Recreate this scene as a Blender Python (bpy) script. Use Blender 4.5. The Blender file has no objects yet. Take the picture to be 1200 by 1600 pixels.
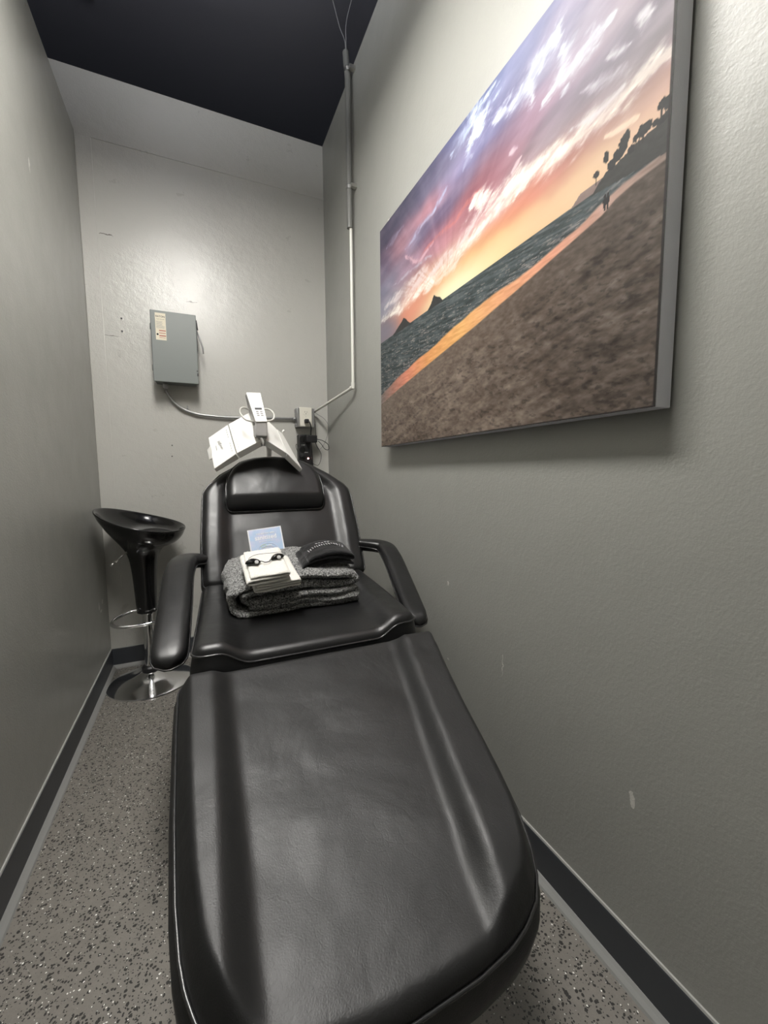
import bpy, bmesh, math, random
import numpy as np
from mathutils import Vector, Matrix

random.seed(4); rng = np.random.default_rng(11)
SC = bpy.context.scene
COL = SC.collection
PI = math.pi

# ------------------------------------------------------------------ camera
FPX = 644.34
CAM = np.array([0.4845, 0.0, 1.0782])
FW = np.array([0.40705691, 0.90842441, -0.0952353])
RT = np.array([0.91227905, -0.40951058, -0.00692928])
UP = np.array([0.04529458, 0.08406056, 0.99543067])
AX = {'x': 0, 'y': 1, 'z': 2}

def at(px, py, ax, v):
    """real point seen at photo position px,py on the plane  ax = v"""
    d = FW + RT * (px - 600) / FPX - UP * (py - 800) / FPX
    i = AX[ax]
    return CAM + d * ((v - CAM[i]) / d[i])

cd = bpy.data.cameras.new('camera')
cam = bpy.data.objects.new('camera', cd); COL.objects.link(cam)
cd.sensor_fit = 'VERTICAL'; cd.sensor_height = 36.0; cd.lens = FPX / 1600 * 36.0
cd.clip_start = 0.02
M = Matrix(((RT[0], UP[0], -FW[0], CAM[0]), (RT[1], UP[1], -FW[1], CAM[1]), (RT[2], UP[2], -FW[2], CAM[2]), (0, 0, 0, 1)))
cam.matrix_world = M
SC.camera = cam

# ------------------------------------------------------------------ room sizes
W = 1.27; D = 2.64; HR = 3.07; HL = 2.775; HC = 3.42; BB = 0.113

# ------------------------------------------------------------------ materials
def s2l(c):
    return tuple(((x / 255) / 12.92 if x / 255 <= 0.04045 else ((x / 255 + 0.055) / 1.055) ** 2.4) for x in c)

class NT:
    def __init__(s, name):
        s.m = bpy.data.materials.new(name); s.m.use_nodes = True
        s.t = s.m.node_tree; s.b = s.t.nodes['Principled BSDF']; s.co = None
    def n(s, typ, **k):
        x = s.t.nodes.new(typ)
        for a, v in k.items():
            if a in x.inputs: x.inputs[a].default_value = v
            else: setattr(x, a, v)
        return x
    def l(s, a, b): s.t.links.new(a, b)
    def obj(s):
        if not s.co: s.co = s.n('ShaderNodeTexCoord')
        return s.co.outputs['Object']
    def noise(s, scale, detail=4, rough=.5, dist=0, vec=None):
        x = s.n('ShaderNodeTexNoise'); x.inputs['Scale'].default_value = scale; x.inputs['Detail'].default_value = detail
        x.inputs['Roughness'].default_value = rough; x.inputs['Distortion'].default_value = dist
        s.l(vec or s.obj(), x.inputs['Vector']); return x.outputs['Fac']
    def ramp(s, fac, stops):
        x = s.n('ShaderNodeValToRGB'); e = x.color_ramp.elements
        while len(e) < len(stops): e.new(.5)
        for i, (p, c) in enumerate(stops):
            e[i].position = p; e[i].color = (*c, 1) if len(c) == 3 else c
        s.l(fac, x.inputs[0]); return x.outputs[0]
    def math(s, op, a, b=0.0, clamp=False):
        x = s.n('ShaderNodeMath', operation=op); x.use_clamp = clamp
        for i, v in enumerate((a, b)):
            if hasattr(v, 'is_linked'): s.l(v, x.inputs[i])
            else: x.inputs[i].default_value = v
        return x.outputs[0]
    def mix(s, f, a, b):
        x = s.n('ShaderNodeMix', data_type='RGBA')
        for k, v in ((0, f), (6, a), (7, b)):
            if hasattr(v, 'is_linked'): s.l(v, x.inputs[k])
            else: x.inputs[k].default_value = v if k == 0 else (*v, 1)
        return x.outputs[2]
    def bump(s, h, strength, dist=.01, prev=None):
        x = s.n('ShaderNodeBump'); x.inputs['Strength'].default_value = strength; x.inputs['Distance'].default_value = dist
        s.l(h, x.inputs['Height'])
        if prev: s.l(prev, x.inputs['Normal'])
        s.l(x.outputs[0], s.b.inputs['Normal']); return x.outputs[0]

def simple(name, col, rough=.5, metal=0, spec=.5, bump=None, coat=0):
    m = NT(name); b = m.b
    b.inputs['Base Color'].default_value = (*col, 1); b.inputs['Roughness'].default_value = rough
    b.inputs['Metallic'].default_value = metal; b.inputs['Specular IOR Level'].default_value = spec
    b.inputs['Coat Weight'].default_value = coat; b.inputs['Coat Roughness'].default_value = .1
    if bump:
        m.bump(m.noise(bump[0], 3), bump[1], bump[2] if len(bump) > 2 else .002)
    else:
        v = m.noise(40, 3); m.l(m.math('ADD', m.math('MULTIPLY', v, .06), rough - .03), b.inputs['Roughness'])
    return m.m

def marks(m, col, spots, markcol):
    """small paint chips: list of (x,y,z,half sizes x,y,z)"""
    sep = m.n('ShaderNodeSeparateXYZ')
    nz = m.n('ShaderNodeTexNoise'); nz.inputs['Scale'].default_value = 60; m.l(m.obj(), nz.inputs['Vector'])
    off = m.n('ShaderNodeVectorMath', operation='MULTIPLY_ADD'); m.l(nz.outputs['Color'], off.inputs[0])
    off.inputs[1].default_value = (.02, .02, .02); m.l(m.obj(), off.inputs[2])
    tot = None
    for (x, y, z, a, b, c) in spots:
        v = m.n('ShaderNodeVectorMath', operation='SUBTRACT'); m.l(off.outputs[0], v.inputs[0]); v.inputs[1].default_value = (x + .01, y + .01, z + .01)
        w = m.n('ShaderNodeVectorMath', operation='DIVIDE'); m.l(v.outputs[0], w.inputs[0]); w.inputs[1].default_value = (a, b, c)
        ln = m.n('ShaderNodeVectorMath', operation='LENGTH'); m.l(w.outputs[0], ln.inputs[0])
        f = m.math('LESS_THAN', ln.outputs['Value'], 1.0)
        tot = f if tot is None else m.math('MAXIMUM', tot, f)
    return m.mix(tot, col, markcol)

def wall_mat(name, base, rough, spots, peel=.25, patch=0.0, spec=.8, markcol=(.6, .59, .55)):
    m = NT(name)
    big = m.noise(1.3, 3, .6)
    col = m.mix(m.math('MULTIPLY', m.math('SUBTRACT', big, .35, True), .6), base, tuple(c * 1.12 for c in base))
    fine = m.noise(9, 5, .6)
    col = m.mix(m.math('MULTIPLY', m.math('SUBTRACT', fine, .5, True), .5), col, tuple(c * .86 for c in base))
    if spots: col = marks(m, col, spots, markcol)
    m.l(col, m.b.inputs['Base Color'])
    m.b.inputs['Specular IOR Level'].default_value = spec
    r = m.math('ADD', m.math('MULTIPLY', fine, .14), rough - .07); m.l(r, m.b.inputs['Roughness'])
    b1 = m.bump(m.noise(150, 3, .6), peel, .003)
    b2 = m.bump(m.noise(26, 4, .55), .12 + patch, .006, b1)
    m.bump(m.noise(2.2, 3, .5), .25, .03, b2)
    return m.m

PAINT = (.315, .315, .290)
m_wr = wall_mat('wall_paint_right', PAINT, .40,
    [(*at(700, 911, 'x', W), .01, .004, .006), (*at(785, 1040, 'x', W), .01, .0016, .035), (*at(988, 1250, 'x', W), .01, .006, .018),
     (*at(700, 1030, 'x', W), .01, .004, .003), (*at(607, 345, 'x', W), .01, .012, .01)], spec=.5)
m_wl = wall_mat('wall_paint_left', tuple(c * .97 for c in PAINT), .32,
    [(*at(46, 258, 'x', 0), .01, .004, .024), (*at(160, 940, 'x', 0), .01, .012, .012), (*at(158, 955, 'x', 0), .01, .02, .008), (*at(155, 948, 'x', 0), .01, .01, .02)])
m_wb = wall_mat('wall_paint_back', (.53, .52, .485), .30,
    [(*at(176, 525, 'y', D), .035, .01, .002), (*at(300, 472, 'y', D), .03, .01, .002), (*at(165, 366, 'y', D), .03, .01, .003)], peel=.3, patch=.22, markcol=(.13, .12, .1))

def floor_mat():
    m = NT('epoxy_flake_floor')
    wp = m.n('ShaderNodeTexNoise'); wp.inputs['Scale'].default_value = 90; m.l(m.obj(), wp.inputs['Vector'])
    off = m.n('ShaderNodeVectorMath', operation='MULTIPLY_ADD'); m.l(wp.outputs['Color'], off.inputs[0]); off.inputs[1].default_value = (.007,) * 3; m.l(m.obj(), off.inputs[2])
    def flakes(scale, dens, size):
        v = m.n('ShaderNodeTexVoronoi'); v.inputs['Scale'].default_value = scale; m.l(off.outputs[0], v.inputs['Vector'])
        sp = m.n('ShaderNodeSeparateColor'); m.l(v.outputs['Color'], sp.inputs[0])
        a = m.math('LESS_THAN', sp.outputs[0], dens)
        sz = m.math('MULTIPLY', m.math('ADD', sp.outputs[1], .35), size)
        return m.math('MULTIPLY', a, m.math('LESS_THAN', v.outputs['Distance'], sz))
    dark = m.math('MAXIMUM', flakes(140, .36, .44), flakes(230, .26, .44))
    lite = flakes(190, .10, .30)
    n1 = m.noise(35, 4, .6)
    base = m.mix(n1, (.20, .185, .165), (.30, .28, .25))
    base = m.mix(m.math('MULTIPLY', m.noise(300, 2), .6), base, (.16, .145, .13))
    col = m.mix(dark, base, (.022, .02, .018)); col = m.mix(lite, col, (.9, .88, .84))
    m.l(col, m.b.inputs['Base Color'])
    m.b.inputs['Roughness'].default_value = .38; m.b.inputs['Coat Weight'].default_value = .55; m.b.inputs['Coat Roughness'].default_value = .20
    b = m.bump(m.noise(120, 3), .5, .002); m.bump(m.noise(14, 3), .25, .008, b)
    return m.m
m_floor = floor_mat()

def leather(name, rough=.36, big=1.0):
    m = NT(name)
    m.b.inputs['Base Color'].default_value = (.009, .009, .0095, 1)
    v = m.n('ShaderNodeTexVoronoi', feature='DISTANCE_TO_EDGE'); v.inputs['Scale'].default_value = 320; m.l(m.obj(), v.inputs['Vector'])
    n = m.noise(14, 5, .65, .6)
    m.l(m.math('ADD', m.math('MULTIPLY', n, .22), rough - .11), m.b.inputs['Roughness'])
    m.b.inputs['Specular IOR Level'].default_value = .62
    b1 = m.bump(v.outputs['Distance'], .10, .003)
    # creases
    v2 = m.n('ShaderNodeTexVoronoi', feature='DISTANCE_TO_EDGE'); v2.inputs['Scale'].default_value = 38
    wp = m.n('ShaderNodeTexNoise'); wp.inputs['Scale'].default_value = 12; m.l(m.obj(), wp.inputs['Vector'])
    off = m.n('ShaderNodeVectorMath', operation='MULTIPLY_ADD'); m.l(wp.outputs['Color'], off.inputs[0]); off.inputs[1].default_value = (.09,) * 3; m.l(m.obj(), off.inputs[2])
    m.l(off.outputs[0], v2.inputs['Vector'])
    cr = m.math('MULTIPLY', m.math('MINIMUM', v2.outputs['Distance'], .05), 18)
    b2 = m.bump(cr, .035 * big, .0015, b1)
    b3 = m.bump(m.noise(60, 4, .6), .07 * big, .003, b2)
    m.bump(m.noise(7, 3, .5, .4), .25 * big, .012, b3)
    return m.m
m_leather = leather('black_leatherette')
m_leather_leg = leather('black_leatherette_worn', .50, 1.6)
m_pipe = simple('piping_vinyl', (.02, .02, .021), .25, 0, .8)
m_blackmetal = simple('black_powder_coat', (.015, .015, .016), .45)
m_ceil = NT('black_ceiling_paint'); m_ceil.b.inputs['Base Color'].default_value = (.085, .085, .100, 1)
m_ceil.b.inputs['Specular IOR Level'].default_value = 1.0; m_ceil.b.inputs['Roughness'].default_value = .38; m_ceil.bump(m_ceil.noise(200, 3), .4, .002); m_ceil = m_ceil.m
m_bb = simple('slate_vinyl_base', (.040, .044, .052), .42, bump=(60, .1))
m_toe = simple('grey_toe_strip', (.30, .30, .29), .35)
m_caulk = simple('grey_caulk', (.42, .42, .40), .45)
m_chrome = simple('chrome', (.82, .82, .82), .11, 1)
m_abs = simple('glossy_black_plastic', (.008, .008, .008), .12, 0, .6)
m_absmatte = simple('satin_black_seat', (.018, .018, .018), .33, 0, .5)
m_plas = simple('black_plastic', (.014, .014, .015), .4)
m_white = simple('white_plastic', (.80, .79, .76), .35)
m_handle = simple('pale_grey_plastic', (.55, .54, .50), .4)
m_plasgrey = simple('grey_plastic', (.42, .41, .40), .42)
m_ink = simple('dark_ink', (.03, .03, .03), .5)
m_inkgrey = simple('grey_ink', (.30, .30, .29), .5)
m_box = simple('grey_enamel', (.205, .222, .215), .42, 0, .5)
m_galv = simple('galvanised_steel', (.42, .42, .42), .33, .8)
m_steel = simple('zinc_screw', (.5, .49, .46), .3, .9)
m_cond = simple('painted_grey_conduit', (.18, .18, .17), .4)
m_pvc = simple('white_pvc', (.72, .71, .66), .35)
m_plate = simple('ivory_cover_plate', (.78, .75, .66), .35)
m_stick = simple('cream_sticker', (.72, .66, .52), .5)
m_red = simple('red_brown_print', (.42, .12, .08), .5)
m_grey_cable = simple('grey_cable', (.25, .25, .25), .5)
m_beige_cable = simple('beige_cable', (.5, .48, .42), .5)
m_canvas_side = simple('canvas_side_fabric', (.80, .80, .86), .6, bump=(400, .2))
m_text = simple('white_print', (.9, .9, .92), .5)
m_lens = simple('dark_lens', (.004, .004, .004), .08, 0, .8)

def emit(name, col, st):
    m = NT(name); m.b.inputs['Base Color'].default_value = (*col, 1)
    m.b.inputs['Emission Color'].default_value = (*col, 1); m.b.inputs['Emission Strength'].default_value = st
    return m.m

def fuzzy(name, dark, lite, scale, bump, rough=.95, thr=(.35, .7)):
    m = NT(name); n = m.noise(scale, 3, .8)
    m.l(m.ramp(n, [(thr[0], dark), (thr[1], lite)]), m.b.inputs['Base Color'])
    m.b.inputs['Roughness'].default_value = rough; m.b.inputs['Specular IOR Level'].default_value = .15
    m.b.inputs['Sheen Weight'].default_value = .25
    m.bump(n, bump, .004)
    return m.m
m_grey_towel = fuzzy('charcoal_heather_fleece', (.016, .016, .017), (.55, .55, .54), 240, 1.0, thr=(.42, .62))
m_white_towel = fuzzy('white_terry', (.70, .68, .63), (.86, .845, .80), 300, .45)
m_black_cloth = fuzzy('black_velour', (.004, .004, .005), (.012, .012, .013), 90, .3)

# ------------------------------------------------------------------ builders
OFF = {}
def mesh(name, V, F, mat, parent=None, smooth=True, autos=None):
    me = bpy.data.meshes.new(name)
    o = Vector(OFF.get(parent.name, (0, 0, 0))) if parent else Vector((0, 0, 0))
    me.from_pydata([tuple(Vector(v) - o) for v in V], [], [tuple(f) for f in F])
    bm = bmesh.new(); bm.from_mesh(me); bmesh.ops.recalc_face_normals(bm, faces=bm.faces[:]); bm.to_mesh(me); bm.free()
    if smooth: me.polygons.foreach_set('use_smooth', [True] * len(me.polygons))
    me.materials.append(mat)
    ob = bpy.data.objects.new(name, me); COL.objects.link(ob)
    if parent:
        ob.parent = parent; OFF[ob.name] = tuple(o)
    if autos:
        me.set_sharp_from_angle(angle=math.radians(autos))
    return ob

def thing(name, label, cat, loc=(0, 0, 0), group=None):
    o = bpy.data.objects.new(name, None); COL.objects.link(o); o.location = loc
    o.empty_display_size = .05; OFF[o.name] = tuple(loc)
    o['label'] = label; o['category'] = cat
    if group: o['group'] = group
    return o
def tag(o, label, cat, group=None):
    o['label'] = label; o['category'] = cat
    if group: o['group'] = group
    return o
def rebase(o):
    """put a one-mesh thing's origin at the bottom centre of its mesh"""
    vs = [v.co.copy() for v in o.data.vertices]
    mn = Vector([min(v[i] for v in vs) for i in range(3)]); mx = Vector([max(v[i] for v in vs) for i in range(3)])
    c = Vector(((mn.x + mx.x) / 2, (mn.y + mx.y) / 2, mn.z))
    o.data.transform(Matrix.Translation(-c)); o.location = c
    return o

def join(*parts):
    V = []; F = []
    for v, f in parts:
        k = len(V); V += [tuple(x) for x in v]; F += [tuple(i + k for i in q) for q in f]
    return V, F
def box(a, b):
    (x0, y0, z0), (x1, y1, z1) = a, b
    V = [(x0, y0, z0), (x1, y0, z0), (x1, y1, z0), (x0, y1, z0), (x0, y0, z1), (x1, y0, z1), (x1, y1, z1), (x0, y1, z1)]
    return V, [(0, 3, 2, 1), (4, 5, 6, 7), (0, 1, 5, 4), (1, 2, 6, 5), (2, 3, 7, 6), (3, 0, 4, 7)]
def hexa(P):   # 8 pts: bottom 4, top 4
    return [tuple(p) for p in P], [(0, 3, 2, 1), (4, 5, 6, 7), (0, 1, 5, 4), (1, 2, 6, 5), (2, 3, 7, 6), (3, 0, 4, 7)]
def bevel(o, w, seg=2, ang=30):
    b = o.modifiers.new('bevel', 'BEVEL'); b.width = w; b.segments = seg; b.limit_method = 'ANGLE'; b.angle_limit = math.radians(ang)
    o.data.set_sharp_from_angle(angle=math.radians(35))
    return o
def bbox(name, a, b, mat, parent=None, w=.003, seg=2):
    return bevel(mesh(name, *box(a, b), mat, parent), w, seg)

def catmull(P, n=8, closed=False):
    P = [np.array(p, float) for p in P]; out = []; N = len(P)
    rngi = range(N) if closed else range(N - 1)
    for i in rngi:
        if closed: p0, p1, p2, p3 = P[(i - 1) % N], P[i], P[(i + 1) % N], P[(i + 2) % N]
        else: p0, p1, p2, p3 = P[max(i - 1, 0)], P[i], P[i + 1], P[min(i + 2, N - 1)]
        for k in range(n):
            t = k / n
            out.append(.5 * ((2 * p1) + (-p0 + p2) * t + (2 * p0 - 5 * p1 + 4 * p2 - p3) * t * t + (-p0 + 3 * p1 - 3 * p2 + p3) * t ** 3))
    if not closed: out.append(P[-1])
    return out
def tube(P, r, seg=8, closed=False, caps=True):
    P = [np.array(p, float) for p in P]; N = len(P); V = []; F = []
    rr = r if hasattr(r, '__len__') else [r] * N
    def tan(i):
        if closed: t = P[(i + 1) % N] - P[(i - 1) % N]
        else: t = P[min(i + 1, N - 1)] - P[max(i - 1, 0)]
        return t / (np.linalg.norm(t) + 1e-12)
    t0 = tan(0); n = np.cross(t0, (0, 0, 1.0))
    if np.linalg.norm(n) < .1: n = np.cross(t0, (1.0, 0, 0))
    n /= np.linalg.norm(n)
    for i in range(N):
        t = tan(i); n = n - t * (n @ t); n /= np.linalg.norm(n) + 1e-12; b = np.cross(t, n)
        for k in range(seg):
            a = 2 * PI * k / seg; V.append(tuple(P[i] + rr[i] * (math.cos(a) * n + math.sin(a) * b)))
    for i in range(N if closed else N - 1):
        j = (i + 1) % N
        for k in range(seg):
            l = (k + 1) % seg; F.append((i * seg + k, i * seg + l, j * seg + l, j * seg + k))
    if caps and not closed:
        F.append(tuple(range(seg - 1, -1, -1))); F.append(tuple((N - 1) * seg + k for k in range(seg)))
    return V, F
def lathe(prof, cx, cy, seg=48, fn=None):
    V = []; F = []
    for r, z in prof:
        for k in range(seg):
            a = 2 * PI * k / seg; zz = z + (fn(r, z, a) if fn else 0)
            V.append((cx + r * math.cos(a), cy + r * math.sin(a), zz))
    for i in range(len(prof) - 1):
        for k in range(seg):
            l = (k + 1) % seg; F.append((i * seg + k, i * seg + l, (i + 1) * seg + l, (i + 1) * seg + k))
    F.append(tuple(range(seg))); F.append(tuple((len(prof) - 1) * seg + k for k in range(seg)))
    return V, F
def disc(c, n, r, h, seg=20):
    n = np.array(n, float); n /= np.linalg.norm(n); c = np.array(c, float)
    return tube([c, c + n * h], r, seg)

def text_mesh(name, body, size, origin, right, up, mat, parent, extrude=.0004, align='LEFT', bold=False, arc=None):
    cu = bpy.data.curves.new(name, 'FONT'); cu.body = body; cu.size = size; cu.extrude = extrude; cu.align_x = align
    if bold: cu.offset = size * .015
    cu.resolution_u = 3
    tmp = bpy.data.objects.new(name + '_tmp', cu); COL.objects.link(tmp)
    bpy.context.view_layer.update()
    me = bpy.data.meshes.new_from_object(tmp.evaluated_get(bpy.context.evaluated_depsgraph_get()))
    bpy.data.objects.remove(tmp)
    R = Vector(right).normalized(); U = Vector(up).normalized(); U = (U - R * U.dot(R)).normalized(); N = R.cross(U)
    o = Vector(origin)
    off = Vector(OFF.get(parent.name, (0, 0, 0))) if parent else Vector((0, 0, 0))
    for v in me.vertices:
        x, y, z = v.co
        if arc: y -= x * x * arc
        v.co = o + R * x + U * y + N * z - off
    me.materials.clear(); me.materials.append(mat)
    ob = bpy.data.objects.new(name, me); COL.objects.link(ob)
    if parent: ob.parent = parent; OFF[ob.name] = tuple(off)
    return ob

# value noise
def vnoise(x, y, seed=0):
    xi = np.floor(x).astype(int); yi = np.floor(y).astype(int); xf = x - xi; yf = y - yi
    def h(a, b):
        n = (a * 374761393 + b * 668265263 + seed * 982451653) & 0xffffffff
        n = ((n ^ (n >> 13)) * 1274126177) & 0xffffffff
        return ((n ^ (n >> 16)) & 0xffff) / 65535.0
    u = xf * xf * (3 - 2 * xf); v = yf * yf * (3 - 2 * yf)
    return (h(xi, yi) * (1 - u) + h(xi + 1, yi) * u) * (1 - v) + (h(xi, yi + 1) * (1 - u) + h(xi + 1, yi + 1) * u) * v
def fbm(x, y, o=5, seed=0, g=.5):
    s = 0; a = 1; t = 0
    for i in range(o):
        s = s + a * vnoise(x * 2 ** i, y * 2 ** i, seed + i * 17); t += a; a *= g
    return s / t
def sstep(a, b, x):
    t = np.clip((x - a) / (b - a), 0, 1); return t * t * (3 - 2 * t)

# ------------------------------------------------------------------ room shell
def struct(name, V, F, mat, parent=None, smooth=False):
    o = mesh(name, V, F, mat, parent, smooth)
    if not parent: o['kind'] = 'structure'
    return o
YF = -1.3
struct('floor', *box((-1.6, YF - .1, -.08), (W + .12, D + .1, 0)), m_floor)
struct('ceiling', *box((-1.6, YF - .1, HC), (W + .8, D + .8, HC + .08)), m_ceil)
struct('wall_left', *box((-.12, YF, 0), (0, D, HL)), m_wl)
struct('wall_right', *box((W, YF, 0), (W + .12, D + .1, HR)), m_wr)
struct('wall_front', *box((-.12, YF - .1, 0), (W + .12, YF, HR)), m_wr)
struct('wall_back', *box((-1.6, D, 0), (W, D + .1, HR)), m_wb)
# drywall corner strip and ledge line on the back wall, dark beam edge under the ceiling
o = struct('trim_1', *box((-.0, D - .0035, HL - .014), (W, D, HL)), m_wb)
bevel(struct('trim_2', *box((.06, 1.2, HC - .03), (.13, D - .02, HC)), m_ceil), .004)
bevel(struct('trim_3', *box((0, D - .004, BB), (.07, D, HL - .014)), m_wb), .002)

def baseboard(name, p0, p1, n, joint=False):
    p0 = np.array(p0, float); p1 = np.array(p1, float); n = np.array(n, float)
    prof = [(0, 0), (.006, 0), (.006, .016), (.0055, BB - .004), (.003, BB), (0, BB)]
    V = [tuple(p + n * a + np.array((0, 0, z))) for p in (p0, p1) for a, z in prof]; k = len(prof)
    F = [(i, (i + 1) % k, k + (i + 1) % k, k + i) for i in range(k)] + [tuple(range(k)), tuple(range(k, 2 * k))]
    o = struct(name, V, F, m_bb)
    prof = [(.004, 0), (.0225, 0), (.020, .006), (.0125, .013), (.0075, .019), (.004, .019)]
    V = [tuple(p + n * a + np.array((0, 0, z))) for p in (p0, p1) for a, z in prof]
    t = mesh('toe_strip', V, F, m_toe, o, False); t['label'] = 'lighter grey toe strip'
    prof = [(0, BB - .001), (.0045, BB - .001), (.0035, BB + .004), (0, BB + .0045)]; k = 4
    V = [tuple(p + n * a + np.array((0, 0, z))) for p in (p0, p1) for a, z in prof]
    F = [(i, (i + 1) % k, k + (i + 1) % k, k + i) for i in range(k)] + [tuple(range(k)), tuple(range(k, 2 * k))]
    c = mesh('caulk_bead', V, F, m_caulk, o, False); c['label'] = 'thin pale caulk line'
    return o
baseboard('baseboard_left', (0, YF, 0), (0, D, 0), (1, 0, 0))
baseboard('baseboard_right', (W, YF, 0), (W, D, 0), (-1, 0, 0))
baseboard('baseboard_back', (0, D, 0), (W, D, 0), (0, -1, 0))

# ------------------------------------------------------------------ ceiling lamp of the room (above the frame)
LX, LY, LZ = .46, .95, 2.71
t = thing('ceiling_light', 'long suspended light fixture with white diffuser above the treatment chair', 'ceiling light', (LX, LY, LZ))
bbox('housing', (LX - .16, LY - .57, LZ + .012), (LX + .16, LY + .57, LZ + .07), m_white, t, .006)
bbox('diffuser', (LX - .145, LY - .555, LZ), (LX + .145, LY + .555, LZ + .013), emit('lamp_diffuser', (1, .975, .925), 46), t, .004)
bbox('added_uplight', (LX - .14, LY - .55, LZ + .0702), (LX + .14, LY + .55, LZ + .076), emit('added_uplight_glow', (.93, .95, 1), 30), t, .002)  # unseen glowing panel, added for the ceiling glow and brighter upper walls
for yy in (-.54, .54):
    mesh('suspension_wire', *tube([(LX, LY + yy, LZ + .069), (LX, LY + yy, HC)], .002), m_steel, t)

# ------------------------------------------------------------------ treatment chair
def cushion(name, O, A, B, N, ext, T, r, bol=.02, bw=(.07, .13), crown=0.0, rows=72, cols=64, mat=None, parent=None,
            rc=(0, 0), ripple=0.0, fade=(0, 0), pipe=True, pipe_r=.0034, bulge=.008, extra=None, seed=1):
    O, A, B, N = (np.array(q, float) for q in (O, A, B, N))
    ext = np.array(ext, float); b0, b1 = ext[0, 0], ext[-1, 0]
    s = .5 - .5 * np.cos(np.linspace(0, PI, rows)); bb = b0 + (b1 - b0) * s
    aL = np.interp(bb, ext[:, 0], ext[:, 1]); aR = np.interp(bb, ext[:, 0], ext[:, 2])
    for e, rr in ((bb - b0, rc[0]), (b1 - bb, rc[1])):
        if rr > 0:
            q = np.clip(e, 0, rr); ins = rr - np.sqrt(np.maximum(rr * rr - (rr - q) ** 2, 0)); aL = aL + ins; aR = aR - ins
    tt = .5 - .5 * np.cos(np.linspace(0, PI, cols))
    tt = .6 * tt + .4 * np.linspace(0, 1, cols)
    a = aL[:, None] + (aR - aL)[:, None] * tt[None, :]; b = np.repeat(bb[:, None], cols, 1)
    loop = [(i, 0) for i in range(rows)] + [(rows - 1, j) for j in range(1, cols)] + [(i, cols - 1) for i in range(rows - 2, -1, -1)] + [(0, j) for j in range(cols - 2, 0, -1)]
    lp = np.array([(a[i, j], b[i, j]) for i, j in loop]); nx = np.roll(lp, -1, 0)
    pts = np.stack([a.ravel(), b.ravel()], 1); d = np.full(len(pts), 9.0)
    for p, q in zip(lp, nx):
        v = q - p; L = v @ v
        if L < 1e-14: continue
        u = np.clip(((pts - p) @ v) / L, 0, 1); d = np.minimum(d, np.hypot(*(pts - p - u[:, None] * v).T))
    d = d.reshape(a.shape)
    dl = np.minimum(a - aL[:, None], aR[:, None] - a)
    # lateral distance measured against the un-rounded width so bolsters run straight
    wl = np.interp(bb, ext[:, 0], ext[:, 1])[:, None]; wr = np.interp(bb, ext[:, 0], ext[:, 2])[:, None]
    dl2 = np.minimum(a - wl, wr - a)
    h = bol * (1 - sstep(bw[0], bw[1], dl2))
    if fade[1] > 0: h = h * sstep(0, fade[1], b1 - b)
    if fade[0] > 0: h = h * sstep(0, fade[0], b - b0)
    h = h + crown * np.sin(PI * np.clip((a - wl) / (wr - wl), 0, 1)) * np.sin(PI * s)[:, None]
    if ripple: h = h + ripple * (fbm(a * 9 + 3, b * 9, 3, seed) - .5) * sstep(0, .06, d)
    if extra is not None: h = h + extra(a, b, d)
    q = np.clip(d, 0, r); z = h + np.sqrt(np.maximum(r * r - (r - q) ** 2, 0))
    V = [tuple(O + A * a[i, j] + B * b[i, j] + N * z[i, j]) for i in range(rows) for j in range(cols)]
    F = [(i * cols + j, i * cols + j + 1, (i + 1) * cols + j + 1, (i + 1) * cols + j) for i in range(rows - 1) for j in range(cols - 1)]
    ctr = lp.mean(0); n = len(loop); last = [i * cols + j for i, j in loop]
    hh = [h[i, j] for i, j in loop]
    edge = []
    tv = nx - np.roll(lp, 1, 0); tv /= (np.linalg.norm(tv, axis=1)[:, None] + 1e-9); outn = np.stack([-tv[:, 1], tv[:, 0]], 1)
    if ((lp - ctr) * outn).sum() < 0: outn = -outn
    for k, (f, bz) in enumerate(((.12, .35), (.35, .9), (.6, 1), (.85, .6), (1, 0))):
        cur = []
        for m_, (p, on) in enumerate(zip(lp, outn)):
            pp = p + on * bulge * bz
            if f == 1: pp = p - on * .006
            zt = hh[m_]; zb = -T
            cur.append(len(V)); V.append(tuple(O + A * pp[0] + B * pp[1] + N * (zt + (zb - zt) * f)))
        for k2 in range(n): F.append((last[k2], last[(k2 + 1) % n], cur[(k2 + 1) % n], cur[k2]))
        last = cur
    V.append(tuple(O + A * ctr[0] + B * ctr[1] + N * (-T))); c = len(V) - 1
    for k2 in range(n): F.append((last[k2], last[(k2 + 1) % n], c))
    ob = mesh(name, V, F, mat or m_leather, parent)
    if pipe:
        L = [O + A * (p[0] + on[0] * .002) + B * (p[1] + on[1] * .002) + N * (hz + .001) for p, on, hz in zip(lp, outn, hh)]
        # thin out points that sit too close together
        keep = [L[0]]
        for p in L[1:]:
            if np.linalg.norm(p - keep[-1]) > .006: keep.append(p)
        mesh('piping', *tube(keep, pipe_r, 8, True), m_pipe, ob)
    return ob

bed = thing('treatment_chair', 'reclining black padded treatment chair with raised leg rest along the right wall', 'treatment chair', (.77, 1.2, 0))
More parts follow.
